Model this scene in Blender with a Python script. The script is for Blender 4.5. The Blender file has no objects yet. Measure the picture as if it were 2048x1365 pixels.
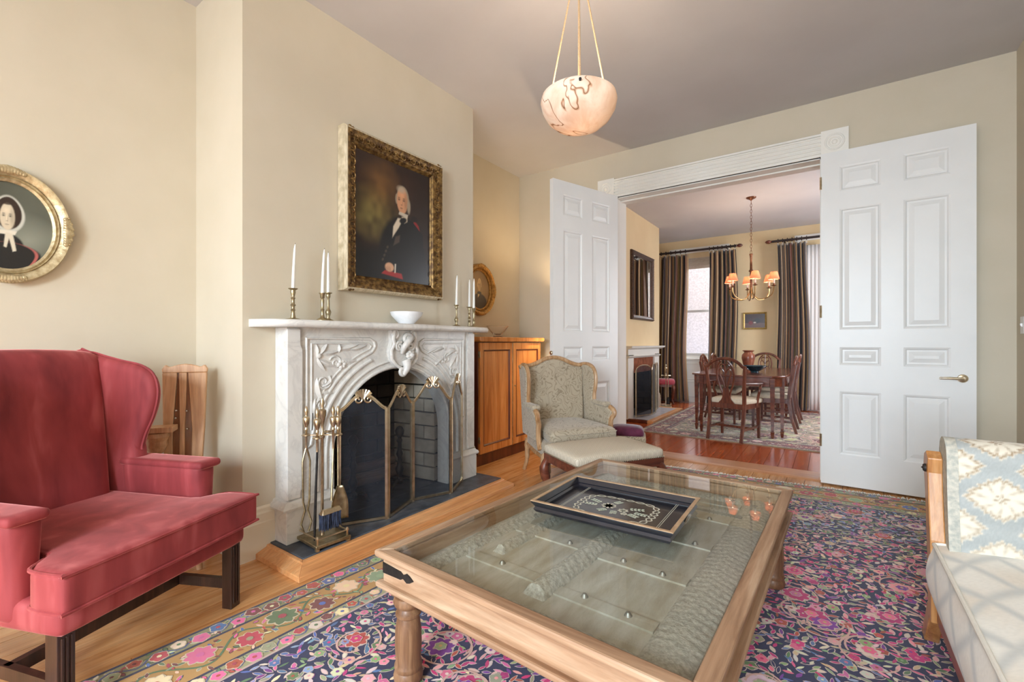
import bpy, bmesh, math, random
import numpy as np
from mathutils import Matrix, Vector
random.seed(7)
PI = math.pi
sc = bpy.context.scene
COL = sc.collection

# ------------------------------------------------------------------ camera
cam = bpy.data.cameras.new('camera'); camo = bpy.data.objects.new('camera', cam); COL.objects.link(camo)
camo.location = (0, 0, 1.16); camo.rotation_euler = (PI/2, 0, math.atan(640/905))
cam.sensor_width = 36; cam.lens = 905/2048*36; cam.shift_y = 3.5/2048; cam.clip_start = 0.02
sc.camera = camo
# ------------------------------------------------------------------ world, view
sc.view_settings.view_transform = 'Standard'; sc.view_settings.look = 'None'
sc.view_settings.gamma = 1; sc.view_settings.use_curve_mapping = False
sc.view_settings.exposure = 0.15
w = bpy.data.worlds.new('sky'); sc.world = w; w.use_nodes = True
wb = w.node_tree.nodes['Background']; wb.inputs[0].default_value = (0.80, 0.88, 1.0, 1); wb.inputs[1].default_value = 1.5
# ------------------------------------------------------------------ daylight at the windows
def area(name, loc, rot, sx, sy, power, col):
    l = bpy.data.lights.new(name, 'AREA'); l.shape = 'RECTANGLE'; l.size = sx; l.size_y = sy
    l.energy = power; l.color = col
    o = bpy.data.objects.new(name, l); COL.objects.link(o); o.location = loc; o.rotation_euler = rot
    return o
area('window_daylight', (-2.10, -3.50, 1.72), (math.radians(38), 0, 0), 1.25, 2.6, 84, (.74, .89, 1))  # daylight for an assumed window behind the camera
area('window_daylight', (0.0, -3.50, 1.72), (math.radians(38), 0, 0), 1.25, 2.6, 420, (.77, .905, 1))  # stronger daylight for the other assumed window behind the camera
area('window_daylight', (-2.12, 10.1, 3.35), (-math.radians(52), 0, 0), 1.0, 1.0, 150, (.93, .96, 1))
area('window_daylight', (0.02, 10.1, 3.35), (-math.radians(52), 0, 0), 1.0, 1.0, 150, (.93, .96, 1))
area('window_daylight', (1.72, 7.2, 1.7), (0, PI/2, 0), 1.9, 1.1, 80, (.95, .97, 1))  # daylight for the assumed side window, out of view

# ------------------------------------------------------------------ helpers
def S(r, g, b):
    f = lambda c: ((c/255+.055)/1.055)**2.4 if c > 10 else c/255/12.92
    return (f(r), f(g), f(b), 1)
MATS = {}
def nodes(name):
    m = bpy.data.materials.new(name); m.use_nodes = True; nt = m.node_tree
    b = nt.nodes['Principled BSDF']; MATS[name] = m
    return m, nt, b
def coords(nt, scale=(1, 1, 1), kind='Object', rnd=False):
    tc = nt.nodes.new('ShaderNodeTexCoord'); mp = nt.nodes.new('ShaderNodeMapping')
    mp.inputs['Scale'].default_value = scale
    nt.links.new(tc.outputs[kind], mp.inputs[0])
    if rnd:
        oi = nt.nodes.new('ShaderNodeObjectInfo'); cb = nt.nodes.new('ShaderNodeVectorMath'); cb.operation = 'SCALE'
        cb.inputs[0].default_value = (37, 51, 23); nt.links.new(oi.outputs['Random'], cb.inputs['Scale'])
        nt.links.new(cb.outputs[0], mp.inputs['Location'])
    return mp.outputs[0]
def ramp(nt, fac, stops):
    r = nt.nodes.new('ShaderNodeValToRGB'); e = r.color_ramp.elements
    while len(e) < len(stops): e.new(.5)
    for i, (p, c) in enumerate(stops): e[i].position = p; e[i].color = c
    nt.links.new(fac, r.inputs[0]); return r.outputs[0]
def noise(nt, vec, scale, detail=4, rough=.55, dist=0):
    n = nt.nodes.new('ShaderNodeTexNoise'); n.inputs['Scale'].default_value = scale
    n.inputs['Detail'].default_value = detail; n.inputs['Roughness'].default_value = rough
    n.inputs['Distortion'].default_value = dist; nt.links.new(vec, n.inputs['Vector']); return n.outputs['Fac']
def bump(nt, b, h, strength=.3, dist=.005):
    bp = nt.nodes.new('ShaderNodeBump'); bp.inputs['Strength'].default_value = strength; bp.inputs['Distance'].default_value = dist
    nt.links.new(h, bp.inputs['Height']); nt.links.new(bp.outputs[0], b.inputs['Normal'])
def pm(name, c1, c2=None, scale=8, rough=.6, bmp=0, bscale=60, metal=0, stretch=(1, 1, 1), lo=.35, hi=.65, sheen=0, coat=0, rnd=False, bd=.004, detail=5):
    m, nt, b = nodes(name)
    b.inputs['Roughness'].default_value = rough; b.inputs['Metallic'].default_value = metal
    if sheen:
        b.inputs['Sheen Weight'].default_value = sheen; b.inputs['Sheen Roughness'].default_value = .35
    if coat: b.inputs['Coat Weight'].default_value = coat; b.inputs['Coat Roughness'].default_value = .12
    v = coords(nt, stretch, rnd=rnd)
    if c2: nt.links.new(ramp(nt, noise(nt, v, scale, detail), [(lo, c1), (hi, c2)]), b.inputs['Base Color'])
    else: b.inputs['Base Color'].default_value = c1
    if bmp: bump(nt, b, noise(nt, v, bscale, 4), bmp, bd)
    return m
def wood(name, cd, cm, cl, axis=1, rough=.4, scale=3, coat=0, rnd=True, bmp=.08, ring=14):
    m, nt, b = nodes(name); st = [scale*6]*3; st[axis] = scale*.5
    v = coords(nt, st, rnd=rnd)
    n1 = noise(nt, v, 1.0, 6, .6, 1.2)
    col = ramp(nt, n1, [(.28, cd), (.48, cm), (.72, cl)])
    st2 = [scale*ring]*3; st2[axis] = scale*.8
    v2 = coords(nt, st2, rnd=rnd); n2 = noise(nt, v2, 3.0, 3)
    mx = nt.nodes.new('ShaderNodeMix'); mx.data_type = 'RGBA'; mx.blend_type = 'MULTIPLY'; mx.inputs[0].default_value = .35
    nt.links.new(col, mx.inputs[6]); nt.links.new(ramp(nt, n2, [(.35, (.55, .5, .45, 1)), (.6, (1, 1, 1, 1))]), mx.inputs[7])
    nt.links.new(mx.outputs[2], b.inputs['Base Color'])
    b.inputs['Roughness'].default_value = rough
    if coat: b.inputs['Coat Weight'].default_value = coat; b.inputs['Coat Roughness'].default_value = .15
    if bmp: bump(nt, b, n2, bmp, .003)
    return m
def attr_mat(name, rough=.85, bmp=.25, bscale=400, sheen=0, coat=0):
    m, nt, b = nodes(name); a = nt.nodes.new('ShaderNodeAttribute'); a.attribute_name = 'Col'
    nt.links.new(a.outputs['Color'], b.inputs['Base Color']); b.inputs['Roughness'].default_value = rough
    if sheen: b.inputs['Sheen Weight'].default_value = sheen
    if coat: b.inputs['Coat Weight'].default_value = coat; b.inputs['Coat Roughness'].default_value = .2
    if bmp: bump(nt, b, noise(nt, coords(nt), bscale, 2), bmp, .002)
    return m

class MB:
    def __init__(s): s.v = []; s.f = []
    def add(s, vs, fs):
        o = len(s.v); s.v += [tuple(p) for p in vs]; s.f += [tuple(i+o for i in f) for f in fs]; return s
    def box(s, x0, x1, y0, y1, z0, z1):
        vs = [(x, y, z) for z in (z0, z1) for y in (y0, y1) for x in (x0, x1)]
        return s.add(vs, [(0, 2, 3, 1), (4, 5, 7, 6), (0, 1, 5, 4), (2, 6, 7, 3), (0, 4, 6, 2), (1, 3, 7, 5)])
    def hexa(s, bot, top):   # two quads
        return s.add(list(bot)+list(top), [(3, 2, 1, 0), (4, 5, 6, 7), (0, 1, 5, 4), (1, 2, 6, 5), (2, 3, 7, 6), (3, 0, 4, 7)])
    def bar(s, a, b, w, h=None, up=(0, 0, 1), w2=None, h2=None):
        a = Vector(a); b = Vector(b); h = h or w; w2 = w2 or w; h2 = h2 or h
        d = (b-a).normalized(); u = Vector(up)
        if abs(d.dot(u)) > .98: u = Vector((0, 1, 0))
        r = d.cross(u).normalized(); u = r.cross(d)
        q = lambda c, ww, hh: [c+r*sx*ww/2+u*sy*hh/2 for sx, sy in ((-1, -1), (1, -1), (1, 1), (-1, 1))]
        return s.hexa(q(a, w, h), q(b, w2, h2))
    def prism(s, pts, lo, hi, plane='xz'):
        n = len(pts)
        def P(a, b, c): return {'xz': (a, c, b), 'yz': (c, a, b), 'xy': (a, b, c)}[plane]
        vs = [P(a, b, lo) for a, b in pts]+[P(a, b, hi) for a, b in pts]
        fs = [tuple(range(n-1, -1, -1)), tuple(range(n, 2*n))]+[(i, (i+1) % n, n+(i+1) % n, n+i) for i in range(n)]
        return s.add(vs, fs)
    def lathe(s, prof, n=20, c=(0, 0, 0), caps=True):
        vs = []; m = len(prof)
        for r, z in prof:
            for k in range(n):
                a = 2*PI*k/n; vs.append((c[0]+r*math.cos(a), c[1]+r*math.sin(a), c[2]+z))
        fs = [(i*n+k, i*n+(k+1) % n, (i+1)*n+(k+1) % n, (i+1)*n+k) for i in range(m-1) for k in range(n)]
        if caps: fs += [tuple(range(n-1, -1, -1)), tuple(range((m-1)*n, m*n))]
        return s.add(vs, fs)
    def tube(s, path, r, n=8, closed=False, flat=1.0, up=None):
        P = [Vector(p) for p in path]; m = len(P); R = r if isinstance(r, (list, tuple)) else [r]*m
        vs = []
        if up is None:
            nn = Vector((0, 0, 0)); L = sum((b_-a_).length for a_, b_ in zip(P, P[1:]))
            for i in range(1, m-1):
                q = (P[i]-P[0]).cross(P[i+1]-P[0]); nn = nn+(q if q.dot(nn) >= 0 else -q)
            dd = (P[-1]-P[0]); up = (0, 0, 1)
            if nn.length > 1e-3*L*L: up = nn.normalized()
            elif dd.length > 0 and abs(dd.normalized().z) > .7: up = (0, 1, 0)
        ref = Vector(up)
        for i in range(m):
            a = P[i-1] if (i > 0 or closed) else P[i]; b = P[(i+1) % m] if (i < m-1 or closed) else P[i]
            d = (b-a); d = d.normalized() if d.length > 1e-9 else Vector((0, 0, 1))
            u = ref
            if abs(d.dot(u)) > .95: u = Vector((0, 1, 0)) if abs(d.y) < .9 else Vector((1, 0, 0))
            x = d.cross(u).normalized(); y = x.cross(d)
            for k in range(n):
                t = 2*PI*k/n+PI/n; vs.append(P[i]+x*R[i]*math.cos(t)+y*R[i]*flat*math.sin(t))
        fs = [(i*n+k, i*n+(k+1) % n, ((i+1) % m)*n+(k+1) % n, ((i+1) % m)*n+k) for i in range(m if closed else m-1) for k in range(n)]
        if not closed: fs += [tuple(range(n-1, -1, -1)), tuple(range((m-1)*n, m*n))]
        return s.add(vs, fs)
    def sweep(s, path, prof, closed=True, nrm=(1, 0, 0), inward=None):
        # planar path; profile (a, b): a outward in the plane, b along the plane's normal
        P = [Vector(p) for p in path]; N = Vector(nrm).normalized(); m = len(P); q = len(prof); vs = []
        for i in range(m):
            if closed or 0 < i < m-1:
                d0 = (P[i]-P[i-1]).normalized(); d1 = (P[(i+1) % m]-P[i]).normalized()
            elif i == 0: d0 = d1 = (P[1]-P[0]).normalized()
            else: d0 = d1 = (P[i]-P[i-1]).normalized()
            o0 = d0.cross(N); o1 = d1.cross(N); o = (o0+o1)
            o = o.normalized() if o.length > 1e-6 else o0
            k = 1/max(.35, o.dot(o0))
            for a, b in prof: vs.append(P[i]+o*a*k+N*b)
        fs = [(i*q+j, i*q+(j+1) % q, ((i+1) % m)*q+(j+1) % q, ((i+1) % m)*q+j) for i in range(m if closed else m-1) for j in range(q)]
        if not closed: fs += [tuple(range(q)), tuple(range((m-1)*q, m*q))]
        return s.add(vs, fs)
    def ball(s, c, r, nu=12, nv=8):
        rx, ry, rz = r if isinstance(r, (tuple, list)) else (r, r, r)
        vs = [(c[0], c[1], c[2]-rz)]
        for j in range(1, nv):
            p = -PI/2+PI*j/nv
            for k in range(nu): vs.append((c[0]+rx*math.cos(p)*math.cos(2*PI*k/nu), c[1]+ry*math.cos(p)*math.sin(2*PI*k/nu), c[2]+rz*math.sin(p)))
        vs.append((c[0], c[1], c[2]+rz)); L = len(vs)-1
        fs = [(0, 1+(k+1) % nu, 1+k) for k in range(nu)]
        for j in range(nv-2):
            for k in range(nu): fs.append((1+j*nu+k, 1+j*nu+(k+1) % nu, 1+(j+1)*nu+(k+1) % nu, 1+(j+1)*nu+k))
        fs += [(1+(nv-2)*nu+k, 1+(nv-2)*nu+(k+1) % nu, L) for k in range(nu)]
        return s.add(vs, fs)
    def rbox(s, c, size, r, n=10, warp=None):
        # soft rounded box
        t = [math.sin(PI/2*(2*i/n-1)) for i in range(n+1)]; idx = {}; vs = []; fs = []
        h = [q/2 for q in size]
        def vid(i, j, k):
            if (i, j, k) not in idx:
                p = [t[i]*h[0], t[j]*h[1], t[k]*h[2]]; rr = [min(r, q) for q in h]
                q = [max(-h[a]+rr[a], min(h[a]-rr[a], p[a])) for a in range(3)]
                d = Vector([p[a]-q[a] for a in range(3)])
                if d.length > 1e-9:
                    dn = Vector([d[a]/rr[a] if rr[a] else 0 for a in range(3)]); L = max(abs(x) for x in dn)
                    dn2 = dn/dn.length*L; p = [q[a]+dn2[a]*rr[a] for a in range(3)]
                if warp: p = warp(*p)
                idx[(i, j, k)] = len(vs); vs.append((p[0]+c[0], p[1]+c[1], p[2]+c[2]))
            return idx[(i, j, k)]
        for i in range(n):
            for j in range(n):
                fs += [(vid(i, j, 0), vid(i, j+1, 0), vid(i+1, j+1, 0), vid(i+1, j, 0)), (vid(i, j, n), vid(i+1, j, n), vid(i+1, j+1, n), vid(i, j+1, n)),
                       (vid(i, 0, j), vid(i+1, 0, j), vid(i+1, 0, j+1), vid(i, 0, j+1)), (vid(i, n, j), vid(i, n, j+1), vid(i+1, n, j+1), vid(i+1, n, j)),
                       (vid(0, i, j), vid(0, i, j+1), vid(0, i+1, j+1), vid(0, i+1, j)), (vid(n, i, j), vid(n, i+1, j), vid(n, i+1, j+1), vid(n, i, j+1))]
        return s.add(vs, fs)
    def grid(s, fn, nu, nv, cu=False, cv=False):
        U = nu if cu else nu+1; V = nv if cv else nv+1
        vs = [fn(i/nu, j/nv) for i in range(U) for j in range(V)]
        fs = [(i*V+j, ((i+1) % U)*V+j, ((i+1) % U)*V+(j+1) % V, i*V+(j+1) % V) for i in range(nu) for j in range(nv)]
        return s.add(vs, fs)
    def xf(s, fn): s.v = [tuple(fn(*p)) for p in s.v]; return s
    def build(s, name, mat, parent=None, bevel=0, seg=2, smooth=None, loc=None, rot=None, sub=0, recalc=True, solid=0):
        me = bpy.data.meshes.new(name); me.from_pydata(s.v, [], s.f)
        if recalc:
            bm = bmesh.new(); bm.from_mesh(me); bmesh.ops.recalc_face_normals(bm, faces=bm.faces); bm.to_mesh(me); bm.free()
        me.materials.append(mat)
        if smooth is None: smooth = 40
        if smooth:
            me.polygons.foreach_set('use_smooth', [True]*len(me.polygons))
            try: me.set_sharp_from_angle(angle=math.radians(smooth))
            except Exception: pass
        o = bpy.data.objects.new(name, me); COL.objects.link(o)
        if parent: o.parent = parent
        if loc: o.location = loc
        if rot: o.rotation_euler = rot
        if solid:
            k = o.modifiers.new('thickness', 'SOLIDIFY'); k.thickness = solid; k.offset = 0
        if bevel:
            k = o.modifiers.new('bevel', 'BEVEL'); k.width = bevel; k.segments = seg; k.limit_method = 'ANGLE'; k.angle_limit = math.radians(50)
        if sub:
            k = o.modifiers.new('subd', 'SUBSURF'); k.levels = sub; k.render_levels = sub
        return o
def tag(o, label, cat, group=None):
    o['label'] = label; o['category'] = cat
    if group: o['group'] = group
    return o
def empty(name, loc=(0, 0, 0), rz=0, label=None, cat=None, group=None):
    o = bpy.data.objects.new(name, None); COL.objects.link(o); o.location = loc; o.rotation_euler = (0, 0, rz)
    o.empty_display_size = .1
    if label: tag(o, label, cat, group)
    return o
def struct(o, label=None):
    o['kind'] = 'structure'
    if label: o['label'] = label
    return o
def dup(root, loc=None, rz=None, label=None):
    r = root.copy(); COL.objects.link(r)
    if loc is not None: r.location = loc
    if rz is not None: r.rotation_euler = (0, 0, rz)
    if label: r['label'] = label
    for ch in list(root.children):
        c = ch.copy(); COL.objects.link(c); c.parent = r
        for g in list(ch.children):
            d = g.copy(); COL.objects.link(d); d.parent = c
    return r
def paint(me, cols, name='Col'):
    a = me.color_attributes.new(name, 'FLOAT_COLOR', 'POINT'); a.data.foreach_set('color', np.asarray(cols, dtype=np.float32).ravel())
def spiral(c, r0, r1, turns, a0, n=24, plane='yz', x=0, sgn=1):
    P = []
    for i in range(n+1):
        t = i/n; r = r0+(r1-r0)*t; a = a0+sgn*turns*2*PI*t
        P.append((x, c[0]+r*math.cos(a), c[1]+r*math.sin(a)))
    return P
def bez(p0, p1, p2, p3, n=12):
    return [tuple((1-t)**3*a+3*(1-t)**2*t*b+3*(1-t)*t*t*c+t**3*d for a, b, c, d in zip(p0, p1, p2, p3)) for t in [i/n for i in range(n+1)]]
def crom(pts, n=6, closed=False):
    P = [Vector(p) for p in pts]; m = len(P); out = []
    for i in range(m if closed else m-1):
        g = (lambda k: P[k % m]) if closed else (lambda k: P[max(0, min(m-1, k))])
        a, b, c, d = g(i-1), g(i), g(i+1), g(i+2)
        for k in range(n):
            t = k/n
            out.append(.5*((2*b)+(c-a)*t+(2*a-5*b+4*c-d)*t*t+(3*b-a-3*c+d)*t**3))
    if not closed: out.append(P[-1])
    return [tuple(p) for p in out]
# ------------------------------------------------------------------ materials
wall_m = pm('wall_paint', S(206, 195, 174), S(210, 199, 179), 3, .75, .03, 200)
dwall_m = pm('dining_wall_paint', S(228, 203, 160), S(232, 208, 166), 3, .75, .03, 200)
ceil_m = pm('ceiling_paint', S(200, 197, 198), S(205, 202, 203), 2, .8)
white_m = pm('white_gloss_paint', S(230, 229, 227), S(234, 233, 231), 3, .35, .02, 120)
trim_m = pm('trim_paint', S(236, 232, 224), S(240, 237, 230), 3, .4)
bb_m = pm('baseboard_paint', S(233, 222, 200), S(238, 228, 208), 3, .45)
pine_m = wood('pine_floor', S(192, 126, 72), S(218, 158, 100), S(230, 178, 124), 1, .26, 2.2, .3)
dine_floor_m = wood('red_oak_floor', S(150, 60, 26), S(184, 84, 40), S(206, 108, 58), 1, .16, 2.2, .5)
gap_m = pm('floor_gap', S(60, 34, 20), None, rough=.8)
hearthwood_m = wood('hearth_pine', S(202, 132, 78), S(226, 160, 102), S(236, 180, 126), 1, .35, 2.5, .25)
thresh_m = wood('threshold_oak', S(178, 118, 80), S(200, 142, 102), S(212, 160, 120), 0, .35, 2.5, .2)
slate_m = pm('slate', S(58, 62, 70), S(84, 90, 100), 14, .45, .35, 30)
marble_m, nt, b = nodes('white_marble')
v = coords(nt); n1 = noise(nt, v, 3.2, 8, .62, 2.2)
nt.links.new(ramp(nt, n1, [(.40, S(222, 219, 214)), (.49, S(209, 206, 202)), (.51, S(221, 218, 213)), (.75, S(230, 228, 224))]), b.inputs['Base Color'])
b.inputs['Roughness'].default_value = .32
brass_m = pm('antique_brass', S(196, 178, 146), S(224, 210, 184), 20, .28, metal=1)
brassd_m = pm('dull_brass', S(150, 136, 106), S(190, 177, 146), 24, .38, .1, 60, metal=1)
iron_m = pm('black_iron', S(40, 38, 38), S(58, 54, 52), 30, .55, .3, 80, metal=.6)
pale_brick_m = pm('buff_firebrick', S(176, 164, 146), S(205, 194, 176), 9, .9, .4, 60, rnd=True)
soot_m = pm('sooty_brick', S(38, 32, 30), S(66, 56, 50), 7, .95, .4, 50, rnd=True)
mortar_m = pm('sooty_mortar', S(52, 50, 48), S(74, 70, 66), 12, .95)
redbrick_m = pm('red_brick', S(138, 78, 54), S(176, 108, 78), 14, .85, .4, 60, rnd=True)

# ------------------------------------------------------------------ the rooms
ZC = 3.185
XB = -2.54; XL = -3.13; XR = 1.045; YB = 4.58; YF = -3.3
DY0 = 4.84; DXB = -2.50; DY1 = 9.30; DXR = 1.6
def structure(name, mb, m, label=None, **k): return struct(mb.build(name, m, smooth=0, **k), label)
# floors with single planks
fl = structure('floor', MB().box(XL-.05, XR+.05, YF-.1, YB+.01, -.06, -.012), gap_m, 'wide pine floor boards of the sitting room')
pw = .128
mesh = MB().box(0, pw-.0025, 0, 1, -.012, 0).build('plank', pine_m, fl, smooth=0)
pl_src = {}
def planks(floor, m, x0, x1, y0, y1, pw, cuts):
    i = 0; x = x0
    while x < x1:
        ys = [y0]+[c for c in cuts(i) if y0+.3 < c < y1-.3]+[y1]
        for a, b2 in zip(ys, ys[1:]):
            key = (m.name, round(b2-a, 3), round(min(pw, x1-x), 3))
            if key not in pl_src:
                o = MB().box(0, min(pw, x1-x)-.003, 0, b2-a-.002, -.012, 0).build('plank', m, floor, smooth=0)
                pl_src[key] = o
            else:
                o = pl_src[key].copy(); COL.objects.link(o); o.parent = floor
            o.location = (x, a, 0)
        x += pw; i += 1
bpy.data.objects.remove(mesh)
planks(fl, pine_m, XL, XR, YF, YB, pw, lambda i: [[0.55], [2.95], [1.45], [3.6]][i % 4])
fl2 = structure('floor', MB().box(XL-.05, DXR+.05, DY0-.01, DY1+.05, -.06, -.012), gap_m, 'red brown polished floor boards of the dining room')
planks(fl2, dine_floor_m, XL, DXR, DY0, DY1, .118, lambda i: [[7.15], [6.1], [8.05], [5.75]][i % 4])
structure('trim_1', MB().prism([(YB-.02, -.01), (YB, .012), (YB+.03, .018), (DY0-.03, .018), (DY0, .012), (DY0+.02, -.01)], -1.95, .0, 'yz').xf(lambda x, y, z: (x, y, z)), thresh_m, 'pale wooden threshold board in the double doorway')
structure('ceiling', MB().box(XL-.2, DXR+.2, YF-.2, DY1+.2, ZC, ZC+.1), ceil_m, 'flat pale ceiling')
# walls of the sitting room
structure('wall_left', MB().box(XL-.15, XL, YF-.15, YB, -.06, ZC), wall_m, 'cream wall at the back of the alcoves')
FB0, FB1, FBX, FBT = 1.56, 2.61, -3.02, 1.08
mb = MB().box(XL, XB, 1.128, FB0, 0, ZC).box(XL, XB, FB1, 3.007, 0, ZC).box(XL, XB, FB0, FB1, FBT, ZC).box(XL, FBX, FB0, FB1, 0, FBT)
structure('wall_chimney', mb, wall_m, 'cream chimney breast above the marble fireplace')
OX0, OX1, OZ = -1.88, -.07, 2.715
mb = MB().box(XL-.15, OX0, YB, DY0, -.06, ZC).box(OX1, DXR+.15, YB, DY0, -.06, ZC).box(OX0, OX1, YB, DY0, OZ, ZC)
structure('wall_back', mb, wall_m, 'cream wall with the wide doorway to the dining room')
structure('wall_right', MB().box(XR, XR+.12, YF-.15, YB, -.06, ZC), wall_m, 'cream wall behind the sofa')
# front wall with two tall windows, assumed from the light (behind the camera)
WF = [(-2.75, -1.45), (-.65, .65)]
mb = MB(); xs = [XL-.15]+[q for w_ in WF for q in w_]+[XR+.12]
for i in range(0, len(xs), 2): mb.box(xs[i], xs[i+1], YF-.15, YF, -.06, ZC)
for a, c in WF: mb.box(a, c, YF-.15, YF, -.06, .3).box(a, c, YF-.15, YF, 2.95, ZC)
structure('wall_front', mb, wall_m, 'cream street wall with two tall assumed windows')
glass_m = bpy.data.materials.new('clear_pane'); glass_m.use_nodes = True; nt = glass_m.node_tree
def thin_glass(m, tint=(1, 1, 1, 1), rough=.0, ior=1.45, gain=1.0):
    nt = m.node_tree; nt.nodes.clear()
    out = nt.nodes.new('ShaderNodeOutputMaterial'); mx = nt.nodes.new('ShaderNodeMixShader')
    tr = nt.nodes.new('ShaderNodeBsdfTransparent'); gl = nt.nodes.new('ShaderNodeBsdfGlossy'); fr = nt.nodes.new('ShaderNodeFresnel')
    fr.inputs[0].default_value = ior; tr.inputs[0].default_value = tint; gl.inputs['Roughness'].default_value = rough
    ml = nt.nodes.new('ShaderNodeMath'); ml.operation = 'MULTIPLY'; ml.inputs[1].default_value = gain; ml.use_clamp = True
    ge = nt.nodes.new('ShaderNodeNewGeometry'); iv = nt.nodes.new('ShaderNodeMath'); iv.operation = 'SUBTRACT'; iv.inputs[0].default_value = 1
    nt.links.new(ge.outputs['Backfacing'], iv.inputs[1]); m2 = nt.nodes.new('ShaderNodeMath'); m2.operation = 'MULTIPLY'
    nt.links.new(fr.outputs[0], ml.inputs[0]); nt.links.new(ml.outputs[0], m2.inputs[0]); nt.links.new(iv.outputs[0], m2.inputs[1]); nt.links.new(m2.outputs[0], mx.inputs[0])
    nt.links.new(tr.outputs[0], mx.inputs[1]); nt.links.new(gl.outputs[0], mx.inputs[2]); nt.links.new(mx.outputs[0], out.inputs[0])
    return m
thin_glass(glass_m, (.97, .98, 1, 1))
def sash_window(name, x0, x1, y, z0, z1, zm, label, inn=-1):
    w_ = struct(empty(name, ((x0+x1)/2, y, z0)), label); cx = (x0+x1)/2
    L = lambda mb: mb.xf(lambda a, b2, c: (a-cx, b2-y, c-z0))
    f = MB(); t = .06
    f.box(x0, x0+t, y-.05, y+.05, z0, z1).box(x1-t, x1, y-.05, y+.05, z0, z1).box(x0+t, x1-t, y-.05, y+.05, z1-.09, z1).box(x0+t, x1-t, y-.05, y+.05, z0, z0+.05)
    L(f).build('window_frame', trim_m, w_, smooth=0)
    for k, (a, c, dy) in enumerate(((z0+.05, zm+.02, inn*.018), (zm-.02, z1-.09, -inn*.018))):
        s_ = MB(); u = .045
        s_.box(x0+t, x0+t+u, y+dy-.017, y+dy+.017, a, c).box(x1-t-u, x1-t, y+dy-.017, y+dy+.017, a, c)
        s_.box(x0+t+u, x1-t-u, y+dy-.017, y+dy+.017, a, a+u).box(x0+t+u, x1-t-u, y+dy-.017, y+dy+.017, c-u, c)
        so = L(s_).build('sash', white_m, w_, smooth=0)
        L(MB().box(x0+t+u, x1-t-u, y+dy-.002, y+dy+.002, a+u, c-u)).build('pane', glass_m, so, smooth=0)
    si = MB().box(x0-.08, x1+.08, y+inn*.05-.07, y+inn*.05+.07, z0-.04, z0); L(si).build('window_sill', trim_m, w_, bevel=.01, smooth=0)
    return w_
sash_window('window_1', WF[0][0], WF[0][1], YF-.07, .3, 2.95, 1.6, 'assumed tall sash window in the street wall near the fireplace', 1)
sash_window('window_2', WF[1][0], WF[1][1], YF-.07, .3, 2.95, 1.6, 'assumed tall sash window in the street wall near the sofa', 1)
# dining room walls
structure('wall_dining_left', MB().box(XL-.15, XL, DY0, DY1, -.06, ZC), dwall_m, 'tan dining room wall in the far alcove')
DF0, DF1 = 6.63, 7.62
mb = MB().box(XL, DXB, 5.55, DF0, 0, ZC).box(XL, DXB, DF1, 8.05, 0, ZC).box(XL, DXB, DF0, DF1, .93, ZC).box(XL, -2.98, DF0, DF1, 0, .93)
structure('wall_dining_chimney', mb, dwall_m, 'tan dining room chimney breast with the mirror')
mb = MB().box(DXR, DXR+.1, DY0, 6.6, -.06, ZC).box(DXR, DXR+.1, 7.8, DY1, -.06, ZC).box(DXR, DXR+.1, 6.6, 7.8, -.06, .7).box(DXR, DXR+.1, 6.6, 7.8, 2.7, ZC)
structure('wall_dining_right', mb, dwall_m, 'tan dining room side wall with an assumed window')
WD = [(-2.56, -1.68), (-.42, .46)]
mb = MB(); xs = [XL-.15]+[q for w_ in WD for q in w_]+[DXR+.1]
for i in range(0, len(xs), 2): mb.box(xs[i], xs[i+1], DY1, DY1+.2, -.06, ZC)
for a, c in WD: mb.box(a, c, DY1, DY1+.2, -.06, .86).box(a, c, DY1, DY1+.2, 2.82, ZC)
structure('wall_dining_back', mb, dwall_m, 'tan dining room wall with two curtained windows')
for i, (a, c) in enumerate(WD):
    wo = sash_window('window_%d' % (3+i), a, c, DY1+.05, .86, 2.82, 1.78, ['dining room sash window nearer the mirror', 'dining room sash window nearer the right door'][i], -1)
    cx = (a+c)/2; z0 = .86
    ap = MB().box(-.52, .52, -.085, -.05, -.86, -.04).build('window_apron', trim_m, wo, smooth=0)
    for x0, x1, za, zb in ((-.36, .36, -.40, -.12), (-.36, .36, -.74, -.48)):
        MB().sweep([(x0, -.085, za), (x1, -.085, za), (x1, -.085, zb), (x0, -.085, zb)], [(0, 0), (.02, 0), (.012, .012), (0, .008)], True, (0, -1, 0)).build('panel_moulding', trim_m, wo, smooth=0)
    for x0, x1 in ((-.54, -.44), (.44, .54)): MB().box(x0, x1, -.08, -.05, -.04, 2.06).build('casing', trim_m, wo, smooth=0)
    MB().box(-.55, .55, -.085, -.05, 2.06, 2.16).build('casing', trim_m, wo, smooth=0)
    bl = MB()
    for k in range(9): bl.box(-.37, .37, -.075, -.055, 1.745+k*.024, 1.745+k*.024+.02)
    bl.build('roman_blind', pm('blind_fabric%d' % i, S(196, 178, 160), S(206, 190, 172), 20, .9), wo, smooth=0)
sash_w = MB().box(DXR+.03, DXR+.035, 6.6, 7.8, .7, 2.7); struct(sash_w.build('window_5', glass_m, smooth=0), 'assumed side window of the dining room, out of view')  # assumed window, never in view, for daylight from the side
# pale neighbouring house wall outside the dining windows
stucco_m = pm('pale_stucco', S(168, 163, 170), S(196, 191, 198), 26, .9, .5, 30, lo=.3, hi=.7)
tag(MB().box(-4.5, 3.5, 11.2, 11.4, -.5, 4.6).build('neighbour_wall', stucco_m, smooth=0), 'pale rough house wall outside the dining room windows', 'wall')

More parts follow.
